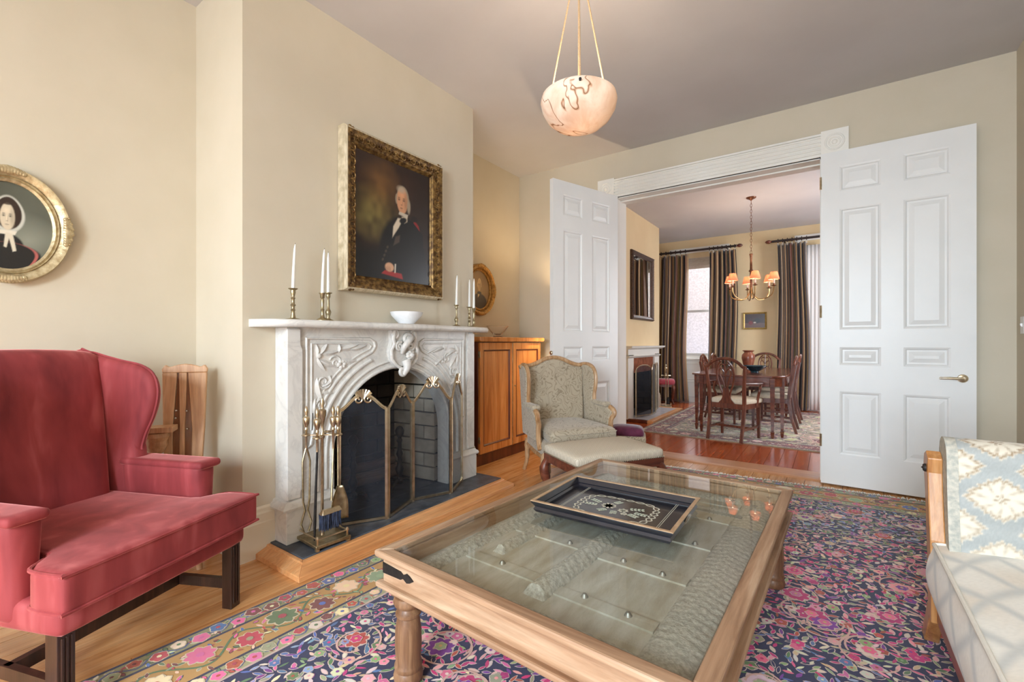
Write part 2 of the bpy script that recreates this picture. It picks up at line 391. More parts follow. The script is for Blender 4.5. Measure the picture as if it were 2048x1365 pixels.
# baseboards
def baseboard(name, pts, label, m=bb_m, h=.27):
    prof = [(0, 0), (.022, 0), (.022, h*.68), (.018, h*.70), (.018, h*.86), (.012, h*.9), (.012, h*.96), (.006, h), (0, h)]
    mb = MB().sweep([(x, y, 0) for x, y in pts], prof, False, (0, 0, 1)); return struct(mb.build(name, m, smooth=0), label)
baseboard('baseboard_left', [(XL, YF), (XL, 1.128), (XB, 1.128), (XB, 1.30)], 'cream baseboard of the left alcove')
baseboard('baseboard_chimney', [(XB, 2.88), (XB, 3.007), (XL, 3.007), (XL, YB), (-2.1, YB)], 'cream baseboard beside the cabinet')
baseboard('baseboard_right', [(.12, YB), (XR, YB), (XR, YF)], 'cream baseboard behind the sofa')
baseboard('baseboard_dining', [(DXB, 5.55), (DXB, 6.42)], 'tan baseboard near the dining room fireplace', dwall_m)
baseboard('baseboard_dining_back', [(DXB, 7.95), (DXB, 8.05), (XL, 8.05), (XL, DY1), (DXR, DY1)], 'pale baseboard under the dining room windows')
# door casing: fluted header, corner blocks and legs
for nm, a, c, z0, z1, lab in (('trim_2', -1.90, -.075, 2.705, 2.895, 'white fluted header above the double doorway'),):
    mb = MB().box(a, c, YB-.02, YB, z0, z1)
    for k in range(5): mb.tube([(a, YB-.022, z0+.035+k*.032), (c, YB-.022, z0+.035+k*.032)], .011, 8)
    mb.box(a, c, YB-.034, YB, z1-.016, z1); mb.box(a, c, YB-.03, YB, z0, z0+.014)
    structure(nm, mb, trim_m, lab)
for nm, a, lab in (('trim_3', -2.075, 'square white corner block with a round boss above the left door'), ('trim_4', -.075, 'square white corner block with a round boss above the right door')):
    mb = MB().box(a, a+.185, YB-.036, YB, 2.705, 2.91); r = mb
    c = Vector((a+.0925, YB-.036, 2.807))
    for rr, tr in ((.062, .008), (.038, .007)):
        r.tube([c+Vector((rr*math.cos(t), 0, rr*math.sin(t))) for t in [2*PI*k/24 for k in range(24)]], tr, 8, True)
    r.ball(c, (.02, .012, .02)); struct(r.build(nm, trim_m), lab)
for nm, a, lab in (('trim_5', -2.06, 'white door casing left of the doorway'), ('trim_6', -.07, 'white door casing right of the doorway')):
    mb = MB().box(a, a+.165, YB-.02, YB, 0, 2.705)
    for k in range(4): mb.tube([(a+.035+k*.032, YB-.022, .25), (a+.035+k*.032, YB-.022, 2.69)], .011, 8)
    structure(nm, mb, trim_m, lab)
mb = MB().box(OX0-.01, OX0+.012, YB, DY0, 0, OZ).box(OX1-.012, OX1+.01, YB, DY0, 0, OZ).box(OX0, OX1, YB, DY0, OZ-.02, OZ)
mb.box(OX0, OX1, YB+.11, YB+.135, OZ-.032, OZ-.018)
structure('trim_7', mb, trim_m, 'white jamb lining of the doorway')

def door(name, loc, rz, label, mirror=1):
    d = struct(empty(name, loc, rz), label); W = .905; Hh = 2.69; T = .045
    rows = [(.25, .755), (.965, 1.11), (1.25, 2.225), (2.365, 2.565)]; cols = [(.125, .385), (.515, .775)]
    X = lambda a: a*mirror
    mb = MB()
    def bx(x0, x1, z0, z1, t=T): mb.box(min(X(x0), X(x1)), max(X(x0), X(x1)), -t/2, t/2, z0, z1)
    bx(0, .125, 0, Hh); bx(.775, W, 0, Hh); bx(.385, .515, 0, Hh)
    zs = [0]+[q for r in rows for q in r]+[Hh]
    for c0, c1 in cols:
        for k in range(0, len(zs), 2): bx(c0, c1, zs[k], zs[k+1])
    mb.build('door_leaf', white_m, d, smooth=0)
    for c0, c1 in cols:
        for z0, z1 in rows:
            p = MB(); x0, x1 = min(X(c0), X(c1)), max(X(c0), X(c1))
            for s in (-1, 1):
                q = lambda i, y: [(x0+i, s*y, z0+i), (x1-i, s*y, z0+i), (x1-i, s*y, z1-i), (x0+i, s*y, z1-i)]
                rings = [q(0, T/2), q(.012, T/2-.004), q(.02, .009), q(.032, .009), q(.062, .018), q(.07, .018)]
                vs = [v_ for r in rings for v_ in r]
                fs = [(i*4+k, i*4+(k+1) % 4, (i+1)*4+(k+1) % 4, (i+1)*4+k) for i in range(5) for k in range(4)]+[(20, 21, 22, 23)]
                p.add(vs, fs)
            p.build('panel', white_m, d, smooth=0)
    for z in (.3, 1.35, 2.4): MB().lathe([(.008, 0), (.008, .1)], 8, (X(0), -T/2-.004, z)).build('hinge', brass_m, d)
    return d
HB = (-1.865, YB-.035)
ang = math.atan2(3.695-HB[1], -2.15-HB[0])
dl = door('door_1', (HB[0], HB[1], .015), ang, 'white six foot tall panelled left door standing ajar behind the armchair')
dl['label'] = 'tall white panelled left door standing ajar behind the armchair'
dr = door('door_2', (-.075, YB-.065, .015), math.radians(-.7), 'tall white panelled right door folded flat against the wall')
h = MB().lathe([(.0, 0), (.027, 0), (.03, .004), (.026, .01), (.012, .014), (.011, .045), (0, .046)], 18).xf(lambda x, y, z: (x, -z, y))
h.tube([(0, -.04, 0), (-.03, -.042, 0), (-.07, -.042, .002), (-.125, -.04, 0)], [.011, .01, .009, .008], 10)
h.build('door_handle', brass_m, dr, loc=(.835, -.0225, .89))['label'] = 'polished brass lever handle'
h2 = MB().ball((0, 0, 0), (.012, .02, .02)); h2.build('door_knob', brass_m, dl, loc=(.91, .0, 1.05))
# light switch on the right wall
ls = empty('light_switch', (XR-.004, 4.44, 1.22), 0, 'white light switch plate on the right wall', 'switch')
MB().box(-.004, .004, -.035, .035, 0, .115).build('plate', white_m, ls, bevel=.002)
MB().hexa([(-.004, -.008, .045), (-.004, .008, .045), (-.004, .008, .07), (-.004, -.008, .07)], [(-.012, -.006, .055), (-.012, .006, .055), (-.014, .006, .068), (-.014, -.006, .068)]).build('toggle', white_m, ls)
# ================================================================== marble fireplace
ZS = .065
hearth = empty('hearth', (-2.3, 2.08, 0), 0, 'slate hearth slab with a mitred pine border before the fireplace', 'hearth')
H_ = lambda mb: mb.xf(lambda x, y, z: (x+2.3, y-2.08, z))
H_(MB().box(-2.53, -2.19, 1.262, 2.945, 0, ZS).box(FBX+.02, -2.53, FB0+.02, FB1-.02, 0, ZS)).build('slate_slab', slate_m, hearth, bevel=.004)
ob, ib = [(-2.53, 1.185), (-2.09, 1.185), (-2.09, 2.985), (-2.53, 2.985)], [(-2.53, 1.262), (-2.19, 1.262), (-2.19, 2.945), (-2.53, 2.945)]
for i in range(3):
    o0, o1, i0, i1 = ob[i], ob[i+1], ib[i], ib[i+1]
    L_ = lambda p, q, t: (p[0]+(q[0]-p[0])*t, p[1]+(q[1]-p[1])*t)
    m0, m1 = L_(i0, o0, .25), L_(i1, o1, .25)
    mb = MB(); A = [(o0, 0), (o0, .028), (m0, .05), (m0, .058), (i0, .06), (i0, 0)]; B = [(o1, 0), (o1, .028), (m1, .05), (m1, .058), (i1, .06), (i1, 0)]
    vs = [(p[0], p[1], z) for p, z in A]+[(p[0], p[1], z) for p, z in B]
    mb.add(vs, [(0, 1, 2, 3, 4, 5), (11, 10, 9, 8, 7, 6)]+[(k, (k+1) % 6, 6+(k+1) % 6, 6+k) for k in range(6)])
    H_(mb).build('border_board', hearthwood_m, hearth, bevel=.003, smooth=0)
# firebox bricks
fb = struct(H_(MB().box(FBX, FBX+.012, FB0, FB1, ZS, FBT).box(FBX, XB, FB0, FB0+.012, ZS, FBT).box(FBX, XB, FB1-.012, FB1, ZS, FBT).box(FBX, XB-.02, FB0, FB1, FBT-.012, FBT)).build('wall_firebox', mortar_m, smooth=0, loc=(-2.3, 2.08, 0)), 'brick lined firebox behind the folding screen')
def brickrow(p, q, z0, nrm, n, m, parent, h=.098, off=0, org=(-2.3, 2.08), t=.03):
    p = Vector(p); q = Vector(q); d = (q-p); L = d.length/n; d.normalize(); nn = Vector(nrm)
    a = 0
    lens = ([L*.5]+[L]*(n-1)+[L*.5]) if off else [L]*n
    for l in lens:
        key = ('brick', m.name, round(l, 3), h, t)
        if key not in pl_src:
            o = MB().box(.004, l-.004, 0, t, .004, h-.004).build('brick', m, parent, smooth=0); pl_src[key] = o
        else: o = pl_src[key].copy(); COL.objects.link(o); o.parent = parent
        c = p+d*a; rz = math.atan2(d.y, d.x)
        # box +y must follow nrm
        if Vector((-math.sin(rz), math.cos(rz))).dot(nn) < 0: c = c+d*l; rz += PI
        o.location = (c.x-org[0], c.y-org[1], z0+random.uniform(-.001, .001)); o.rotation_euler = (0, 0, rz+random.uniform(-.008, .008)); a += l
for k in range(9):
    z = ZS+.005+k*.108
    brickrow((FBX+.02, FB0+.03), (FBX+.02, FB1-.03), z, (1, 0), 4, soot_m, fb, .104, k % 2)
    brickrow((XB-.02, FB1-.01), (FBX+.04, FB1-.06), z, (0, -1), 2, pale_brick_m, fb, .104, k % 2, t=.045)
    brickrow((XB-.02, FB0+.01), (FBX+.04, FB0+.06), z, (0, 1), 2, soot_m, fb, .104, k % 2, t=.045)
for dy, lab in ((-.22, 'left turned iron andiron inside the firebox'), (.18, 'right turned iron andiron inside the firebox')):
    an = empty('andiron', (-2.62, 2.08+dy, ZS), 0, lab, 'andiron')
    MB().lathe([(.0, .05), (.022, .05), (.03, .075), (.014, .1), (.024, .13), (.032, .16), (.018, .19), (.014, .24), (.026, .27), (.016, .3), (.014, .35), (.022, .37), (.012, .39), (.03, .42), (.034, .445), (.02, .47), (0, .48)], 14).build('shaft', iron_m, an)
    for s in (-1, 1): MB().tube(bez((0, 0, .07), (.03, s*.06, .1), (.03, s*.09, .06), (.03, s*.1, .013), 8), .012, 8).build('foot', iron_m, an)
    MB().tube([(0, 0, .07), (-.24, 0, .06), (-.26, 0, .013)], .011, 8).build('log_bar', iron_m, an)
for k, (dx, dy, r) in enumerate(((-2.715, 0, .045), (-2.815, .02, .045), (-2.765, -.03, .035))):
    tag(MB().tube([(dx, 2.08-.26, 0), (dx, 2.08-.1, .004), (dx, 2.08+.1, -.003), (dx, 2.08+.24, .002)], r, 12).build('log', wood('bark%d' % k, S(60, 44, 34), S(88, 66, 50), S(120, 96, 76), 1, .9, 3), loc=(0, 0, [.192, .192, .262][k])), ['front charred log lying on the andirons', 'rear charred log lying on the andirons', 'upper charred log resting on two logs'][k], 'log', 'logs in the firebox')

FX = -2.41; CY = 2.085
sur = empty('marble_mantelpiece', (FX, CY, ZS), 0, 'white carved marble mantelpiece with arched opening and scrolled keystone', 'fireplace')
M_ = lambda mb: mb.xf(lambda x, y, z: (x-FX, y-CY, z-ZS))
def archpts(hw, top, spr, n=28, cy=CY): return [(cy-hw*math.cos(PI*k/n), spr+(top-spr)*math.sin(PI*k/n)) for k in range(n+1)]
Y0, Y1 = 1.30, 2.872; ZT = 1.245
pts = [(Y0+.02, ZS), (CY-.49, ZS)]+archpts(.49, .985, .5)+[(CY+.49, ZS), (Y1-.02, ZS), (Y1-.02, ZT), (Y0+.02, ZT)]
M_(MB().prism(pts, XB, FX-.022, 'yz')).build('front_panel', marble_m, sur, smooth=30)
for s in (-1, 1):   # side pilasters with chamfered ends, plinths and base mouldings
    yo = CY+s*(CY-Y0); yi = CY+s*(CY-Y0-.075)
    a, c = min(yo, yi), max(yo, yi)
    mb = MB().box(XB, FX-.012, a, c, ZS, ZT)
    ym = (yo+yi)/2
    p = [(yo, .30), (yi, .30), (yi, .33), (yi+s*-.012, .35), (yi+s*-.012, 1.12), (yi, 1.15), (yi, 1.235), (yo, 1.235)]
    mb.prism(p, FX-.012, FX, 'yz')
    M_(mb).build('pilaster', marble_m, sur, smooth=0, bevel=.003)
    yi2 = CY+s*.50
    a, c = min(yo+s*.012, yi2), max(yo+s*.012, yi2)
    M_(MB().box(XB, FX+.012, a, c, ZS, .245)).build('plinth', marble_m, sur, bevel=.004, smooth=0)
    prof = [(-.04, 0), (.03, 0), (.034, .012), (.028, .026), (.016, .034), (.012, .046), (0, .05), (-.04, .05)]
    pa = [(XB, yo, .245), (FX-.012, yo, .245), (FX-.012, yi2, .245)] if s < 0 else [(FX-.012, yi2, .245), (FX-.012, yo, .245), (XB, yo, .245)]
    M_(MB().sweep(pa, prof, False, (0, 0, 1))).build('base_moulding', marble_m, sur)
    # sunk vertical side panel line beside the jamb
    ja = CY+s*.515; jb = CY+s*.66
    q = [(FX-.022, y_, z_) for y_, z_ in [(min(ja, jb), .33), (max(ja, jb), .33), (max(ja, jb), .52), (min(ja, jb), .52)]]
# arch mouldings
for hw, tp, r in ((.505, 1.0, .012), (.545, 1.04, .008), (.60, 1.092, .012)):
    pa = [(FX-.018, CY-hw, .30)]+[(FX-.018, y, z) for y, z in archpts(hw, tp, .5, 40)]+[(FX-.018, CY+hw, .30)]
    if hw > .55: pa = [p for p in pa if p[2] < 1.06]; 
    if hw > .55:
        L1 = [p for p in pa if p[1] < CY]; L2 = [p for p in pa if p[1] > CY]
        M_(MB().tube(L1, r, 8)).build('arch_moulding', marble_m, sur); mm = MB().tube(L2, r, 8)
    else: mm = MB().tube(pa, r, 8)
    M_(mm).build('arch_moulding', marble_m, sur)
# carved spandrels
def ell_at(hw, tp, y): 
    t = min(1, abs(y-CY)/hw); return .5+(tp-.5)*math.sqrt(max(0, 1-t*t))
for s in (-1, 1):
    def Y(d): return CY+s*d
    outer = [(.665, .56), (.665, 1.185), (.235, 1.185), (.20, 1.165), (.195, 1.135), (.22, 1.10)]
    arc = [(d, ell_at(.645, 1.135, CY+d)) for d in [.22+.42*k/16 for k in range(1, 17)]]
    path = [(FX-.02, Y(d), z) for d, z in outer+arc if not (d > .63 and z < .56)]
    M_(MB().tube(path, .009, 8, True)).build('panel_moulding', marble_m, sur)
    inner = [(.635, .66), (.635, 1.155), (.25, 1.155), (.225, 1.14), (.235, 1.12)]
    arc = [(d, ell_at(.685, 1.165, CY+d)-.005) for d in [.27+.36*k/14 for k in range(15)]]
    path = [(FX-.02, Y(d), z) for d, z in inner+arc if not (d > .62 and z < .64)]
    M_(MB().tube(path, .006, 8, True)).build('panel_moulding', marble_m, sur)
    cv = MB(); X = FX-.02
    def leaf(d, z, ang, L, W, h=.012):
        a = ang if s > 0 else PI-ang
        c = Vector((X, Y(d), z)); ax = Vector((0, math.cos(a), math.sin(a))); pe = Vector((0, -math.sin(a), math.cos(a)))
        vs = []; n = 8
        for i in range(n+1):
            t = i/n; ww = W*math.sin(PI*min(1, t*1.02))**.8; bend = .25*L*t*t
            b0 = c+ax*L*t+pe*bend
            vs += [b0-pe*ww-Vector((.004, 0, 0)), b0+Vector((h*math.sin(PI*t)+.002, 0, 0)), b0+pe*ww-Vector((.004, 0, 0))]
        cv.add(vs, [(i*3+k, i*3+k+1, i*3+k+4, i*3+k+3) for i in range(n) for k in (0, 1)])
    def scroll(d, z, r, a0, turns=1.4, tr=.007):
        cv.tube([(X, y, zz) for _, y, zz in spiral((Y(d), z), r, .006, turns, a0 if s > 0 else PI-a0, 22, 'yz', 0, s)], [tr*(1-.5*i/22) for i in range(23)], 6)
    leaf(.60, 1.08, PI*.8, .10, .018); leaf(.58, 1.10, PI*1.05, .12, .02); leaf(.60, 1.08, PI*1.4, .10, .016); leaf(.60, 1.08, PI*.55, .07, .012); leaf(.60, 1.07, PI*1.2, .14, .022)
    cv.ball((X, Y(.59), 1.085), (.014, .018, .018), 10, 6)
    leaf(.46, 1.12, PI*1.0, .15, .022); leaf(.40, 1.12, PI*1.02, .14, .018); leaf(.47, 1.06, PI*1.1, .16, .026); leaf(.46, 1.10, PI*.6, .05, .012)
    scroll(.48, 1.04, .045, .4); scroll(.56, .93, .05, 2.4, 1.5, .009); scroll(.575, .80, .032, .5, 1.5, .008)
    leaf(.60, .96, PI*1.5, .16, .024); leaf(.58, .88, PI*1.15, .09, .02); leaf(.61, .84, PI*1.6, .12, .02); leaf(.57, .90, PI*.9, .08, .016); leaf(.62, .74, PI*1.45, .1, .018)
    for k in range(6): cv.ball((X+.002, Y(.44+.018*math.cos(k)), 1.03+.018*math.sin(k)), (.01, .013, .013), 8, 6)
    M_(cv).build('spandrel_carving', marble_m, sur, smooth=60)
# scrolled keystone cartouche
k0 = empty('_k'); bpy.data.objects.remove(k0)
ky = MB(); KY = CY+.02
def kl(pts, lo, hi): ky.prism([(KY+a, z) for a, z in pts], lo, hi, 'yz')
kl([(-.105, 1.243), (.115, 1.243), (.105, 1.17), (.12, 1.10), (.10, 1.03), (.05, 1.0), (-.05, 1.0), (-.10, 1.03), (-.12, 1.10), (-.10, 1.17)], FX-.03, FX+.015)
for s in (-1, 1):
    ky.tube([(FX+.02, KY+s*a, z) for a, z in [(.085, 1.24), (.10, 1.19), (.085, 1.15), (.115, 1.11), (.11, 1.05), (.075, 1.01), (.035, .99), (.02, .965)]], [.012, .016, .012, .014, .014, .012, .012, .012], 8)
    ky.tube([(FX+.02, y, z) for _, y, z in spiral((KY+s*.085, 1.215), .032, .008, 1.5, PI/2, 22, 'yz', 0, s)], .009, 8)
    ky.tube([(FX+.026, y, z) for _, y, z in spiral((KY+s*.05, 1.135), .034, .006, 1.6, 1, 22, 'yz', 0, -s)], .01, 8)
ky.tube(bez((FX+.03, KY+.06, 1.20), (FX+.075, KY+.02, 1.19), (FX+.07, KY-.05, 1.15), (FX+.03, KY-.03, 1.09), 10), [.012+.01*math.sin(PI*k/10) for k in range(11)], 10)
ky.tube([(FX+.03, y, z) for _, y, z in spiral((KY+.02, 1.185), .04, .008, 1.6, 0, 24, 'yz', 0, 1)], .013, 8)
for k in range(7):
    a = 2*PI*k/7; ky.ball((FX+.04, KY+.035+.02*math.cos(a), 1.075+.02*math.sin(a)), (.016, .02, .014), 8, 6)
ky.ball((FX+.055, KY+.035, 1.075), .018, 10, 8)
ky.tube(bez((FX+.035, KY, 1.04), (FX+.05, KY+.01, 1.0), (FX+.05, KY-.01, .97), (FX+.035, KY-.02, .945), 10), [.034-.02*k/10 for k in range(11)], 10)
ky.tube([(FX+.03, y, z) for _, y, z in spiral((KY-.025, .965), .03, .006, 1.6, 0, 22, 'yz', 0, -1)], .012, 8)
M_(ky).build('keystone', marble_m, sur, smooth=60)
# serpentine shelf
sh = []
for k in range(61):
    t = k/60; y = 1.16+(3.08-1.16)*t; e = abs(2*t-1)
    d = .20+.10*(math.exp(-((e-.58)/.22)**2)*.25+math.exp(-(e/.36)**2)*.75)
    if e > .80: d = .03+(d-.03)*math.sqrt(max(0, 1-((e-.80)/.20)**2))
    sh.append((XB+d, y))
mb = MB(); rings = []
for off, z in ((-.012, 1.245), (-.002, 1.25), (.004, 1.262), (.002, 1.276), (-.008, 1.286)):
    rings.append([(x+off, y, z) for x, y in sh]+[(XB, 3.08, z), (XB, 1.16, z)])
n = len(rings[0]); vs = [p for r in rings for p in r]
fs = [(i*n+k, i*n+(k+1) % n, (i+1)*n+(k+1) % n, (i+1)*n+k) for i in range(4) for k in range(n)]+[tuple(range(n-1, -1, -1)), tuple(range(4*n, 5*n))]
mb.add(vs, fs); M_(mb).build('shelf', marble_m, sur, smooth=50)
ZM = 1.286
# ------------------------------------------------------------------ folding fire screen
scr_m = bpy.data.materials.new('fine_wire_mesh'); scr_m.use_nodes = True; nt = scr_m.node_tree; nt.nodes.clear()
o_ = nt.nodes.new('ShaderNodeOutputMaterial'); mx = nt.nodes.new('ShaderNodeMixShader'); tr = nt.nodes.new('ShaderNodeBsdfTransparent'); df = nt.nodes.new('ShaderNodeBsdfPrincipled')
df.inputs['Base Color'].default_value = S(52, 56, 66); df.inputs['Roughness'].default_value = .55; df.inputs['Metallic'].default_value = .4; mx.inputs[0].default_value = .5
nt.links.new(tr.outputs[0], mx.inputs[1]); nt.links.new(df.outputs[0], mx.inputs[2]); nt.links.new(mx.outputs[0], o_.inputs[0])
scr_m2 = scr_m
def screen(name, pts, z0, zh, peaks, label, fr=.008, shell=1):
    c = Vector((sum(p[0] for p in pts)/len(pts), sum(p[1] for p in pts)/len(pts))); e = empty(name, (c.x, c.y, z0), 0, label, 'fire screen')
    for i in range(len(pts)-1):
        a = Vector((pts[i][0]-c.x, pts[i][1]-c.y, 0)); b2 = Vector((pts[i+1][0]-c.x, pts[i+1][1]-c.y, 0)); d = (b2-a); L = d.length; d.normalize()
        a2 = a+d*.009; L2 = L-.018; zt = zh-z0; pk = peaks[i]-z0
        top = []
        for k in range(25):
            t = k/24; sft = .5-.5*math.cos(2*PI*t); hh = zt+(pk-zt)*(sft**.75) if shell else zt+(pk-zt)*math.sqrt(max(0, 1-(2*t-1)**2))
            top.append(a2+d*L2*t+Vector((0, 0, hh)))
        f = MB(); zb = .012
        for off in (0, .011) if shell else (0,):
            q = [p+Vector((0, 0, -off)) for p in top]
            f.tube([tuple(q[0]*1)]+[tuple(p) for p in q[1:]], fr*(1 if off == 0 else .6), 8)
        f.bar(a2+Vector((0, 0, zb)), a2+Vector((0, 0, zt)), fr*2, fr*2, up=tuple(d)); f.bar(a2+d*L2+Vector((0, 0, zb)), a2+d*L2+Vector((0, 0, zt)), fr*2, fr*2, up=tuple(d))
        f.bar(a2+Vector((0, 0, zb)), a2+d*L2+Vector((0, 0, zb)), fr*2, fr*2)
        for q in (a2, a2+d*L2): f.lathe([(.0, 0), (fr*1.3, 0), (fr, .02)], 8, tuple(q))
        pf = f.build('screen_frame', brass_m, e)
        m_ = MB(); bt = [a2+d*L2*k/24+Vector((0, 0, zb)) for k in range(25)]
        m_.add([tuple(p) for p in bt]+[tuple(p) for p in top], [(k, k+1, 26+k, 25+k) for k in range(24)])
        mo = m_.build('wire_mesh', scr_m2, pf, recalc=False); mo.location = (0, 0, 0)
        if shell:
            s_ = MB(); mid = top[12]; nr = Vector((d.y, -d.x, 0)); nr = nr if nr.x > 0 else -nr; ww = min(1, L/.28)
            for k in range(7):
                an = PI*(.12+.76*k/6); tip = mid+d*math.cos(an)*.05*ww+Vector((0, 0, math.sin(an)*.036-.008))+nr*.008
                s_.tube([tuple(mid+Vector((0, 0, -.03))+nr*.008), tuple(tip)], [.003, .009*ww], 6)
            for sg in (-1, 1):
                P = []
                for k in range(20):
                    t = k/19; r = (.024*(1-t)+.004)*1; an = PI/2+sg*(t*2.6*PI)
                    P.append(tuple(mid+d*ww*(sg*.03+r*math.cos(an))+Vector((0, 0, -.035+r*math.sin(an)))+nr*.008))
                s_.tube(P, .006, 6)
            s_.build('shell_ornament', brass_m, pf)
    return e
screen('fire_screen', [(-2.40, 1.60), (-2.255, 1.85), (-2.365, 2.15), (-2.258, 2.43), (-2.395, 2.70)], ZS, .757, [.85, .86, .895, .90], 'four fold brass fire screen with shell crests before the marble fireplace')
# ------------------------------------------------------------------ fire tools
def tool_stand(name, loc, rz, label, hgt=.62, base=(.125, .10)):
    t = empty(name, loc, rz, label, 'stand'); bx, by = base
    f = MB().box(-bx, bx, -by, by, .015, .032)
    for sx in (-1, 1):
        for sy in (-1, 1): f.lathe([(0, 0), (.013, 0), (.013, .012), (.008, .016)], 8, (sx*(bx-.012), sy*(by-.012), 0))
    f.build('base_plate', brassd_m, t, bevel=.003)
    r = MB()
    for sx in (-1, 1):
        for sy in (-1, 1): r.lathe([(.006, .03), (.006, .055), (.009, .06), (.0095, .067), (.006, .074), (0, .077)], 8, (sx*(bx-.015), sy*(by-.015), 0))
        r.tube([(sx*(bx-.015), -by+.015, .06), (sx*(bx-.015), by-.015, .06)], .004, 6); r.tube([(-bx+.015, sx*(by-.015), .06), (bx-.015, sx*(by-.015), .06)], .004, 6)
    r.build('gallery_rail', brass_m, t)
    MB().lathe([(.012, .03), (.008, .05), (.0075, hgt-.03), (.014, hgt-.02), (.014, hgt), (.008, hgt+.01), (.008, hgt+.05), (.011, hgt+.06), (.02, hgt+.1), (.022, hgt+.13), (.01, hgt+.14), (.009, hgt+.155), (.013, hgt+.17), (.007, hgt+.195), (0, hgt+.2)], 12).build('pole', brass_m, t)
    for k in range(4):
        a = PI/4+k*PI/2; c = (math.cos(a)*.085, math.sin(a)*.085, hgt-.005)
        m = MB().bar((0, 0, hgt-.005), (c[0]*.8, c[1]*.8, hgt-.005), .012, .006)
        m.tube([(c[0]+.02*math.cos(q), c[1]+.02*math.sin(q), c[2]) for q in [2*PI*j/12 for j in range(12)]], .005, 6, True)
        m.build('hook_ring', brass_m, t)
    return t
tl = (-2.306, 1.44, ZS); trz = math.radians(-4)
tool_stand('fire_tool_stand', tl, trz, 'brass fire tool stand with gallery base at the left of the hearth', .59)
def fin(mb, x, y, z): mb.lathe([(.007, -.10), (.007, 0), (.012, .006), (.008, .016), (.008, .02), (.016, .04), (.019, .068), (.016, .074), (.008, .08), (.007, .088), (.012, .105), (.006, .13), (0, .136)], 12, (x, y, z))
hz = .61
def hang(k): a = PI/4+k*PI/2+trz; return (tl[0]+math.cos(a)*.085, tl[1]+math.sin(a)*.085)
h0, h1, h2_, h3 = hang(0), hang(1), hang(2), hang(3)
# nearest-left: poker; others: tongs, shovel, brush
pk = empty('poker', (h2_[0]+.1, h2_[1]-.02, ZS), 0, 'dark iron poker with brass handle hanging from the tool stand', 'poker')
pk.location = (h3[0], h3[1], ZS)
m = MB(); fin(m, 0, 0, hz); m.build('handle', brass_m, pk)
MB().tube([(0, 0, hz-.1), (-.004, -.004, .35), (-.01, -.008, .12), (-.012, -.008, .035)], [.006, .006, .008, .004], 8).build('shaft', iron_m, pk)
tg = empty('fire_tongs', (h2_[0], h2_[1], ZS), 0, 'brass fire tongs hanging at the back of the tool stand', 'tongs')
m = MB(); fin(m, 0, 0, hz); m.build('handle', brass_m, tg)
for s in (-1, 1): MB().tube([(0, 0, hz-.09), (0, s*.012, hz-.13), (0, s*.022, hz-.17), (0, s*.018, .22), (0, s*.008, .17), (0, s*.03, .1), (0, s*.014, .05)], .0055, 8).build('tong_arm', brassd_m, tg)
sv = empty('fire_shovel', (h0[0], h0[1], ZS), 0, 'brass ash shovel hanging beside the fire screen', 'shovel')
m = MB(); fin(m, 0, 0, hz); m.build('handle', brass_m, sv)
MB().tube([(0, 0, hz-.1), (0, 0, .3)], .006, 8).build('shaft', brassd_m, sv)
MB().grid(lambda u, v_: (.012+.02*(2*v_-1)**2+.004, (2*v_-1)*(.02+.035*math.sin(min(1, u*1.5)*PI/2)), .30-.19*u), 12, 10).xf(lambda x, y, z: (x-.02, y, z)).build('blade', brassd_m, sv, solid=.002)
br = empty('hearth_brush', ((h1[0]+h3[0])/2+.075, (h1[1]+h3[1])/2-.01, ZS), 0, 'brass backed hearth brush with dark blue bristles', 'brush')
br.location = (h3[0]+.03, h3[1]+.06, ZS)
m = MB(); fin(m, -.03, .035, hz); m.build('handle', brass_m, br)
MB().tube([(-.03, .035, hz-.1), (-.02, .025, .4), (-.005, .008, .235)], .006, 8).build('shaft', brassd_m, br)
MB().hexa([(-.02, -.06, .175), (.02, -.06, .175), (.02, .06, .175), (-.02, .06, .175)], [(-.008, -.05, .2), (.008, -.05, .2), (.008, .05, .2), (-.008, .05, .2)]).build('brush_back', brass_m, br, bevel=.003)
m = MB()
for k in range(260):
    x, y = random.uniform(-.018, .018), random.uniform(-.058, .058); dx, dy = random.uniform(-.01, .01), random.uniform(-.012, .012)
    m.tube([(x, y, .178), (x+dx*.4, y+dy*.4, .13), (x+dx, y+dy, .085+random.uniform(0, .02))], [.0025, .0025, .0012], 4)
bo = m.build('bristles', pm('blue_bristle', S(30, 36, 54), S(56, 66, 92), 60, .8), br, recalc=False); bo['kind'] = 'stuff'
# ------------------------------------------------------------------ candlesticks on the mantel shelf
wax_m = pm('white_wax', S(240, 238, 234), None, rough=.45); wax_m.node_tree.nodes['Principled BSDF'].inputs['Subsurface Weight'].default_value = .15
KN = {'knopped': [(0, 0), (.042, 0), (.043, .004), (.03, .008), (.014, .012), (.011, .03), (.009, .05), (.013, .055), (.009, .06), (.009, .075), (.015, .083), (.009, .09), (.008, .115), (.013, .121), (.009, .127), (.009, .135), (.012, .145), (.014, .155), (.013, .165), (.024, .172), (.025, .175), (.011, .176), (.010, .168)],
      'column': [(0, 0), (.036, 0), (.036, .004), (.026, .012), (.012, .02), (.009, .035), (.0085, .06), (.011, .064), (.008, .068), (.008, .09), (.010, .12), (.007, .128), (.012, .132), (.014, .152), (.019, .158), (.019, .161), (.011, .161), (.01, .152)],
      'baluster': [(0, 0), (.038, 0), (.038, .004), (.027, .012), (.013, .018), (.009, .032), (.014, .045), (.017, .058), (.012, .072), (.008, .08), (.008, .12), (.007, .14), (.012, .148), (.014, .158), (.011, .167), (.022, .173), (.022, .176), (.011, .176), (.01, .168)]}
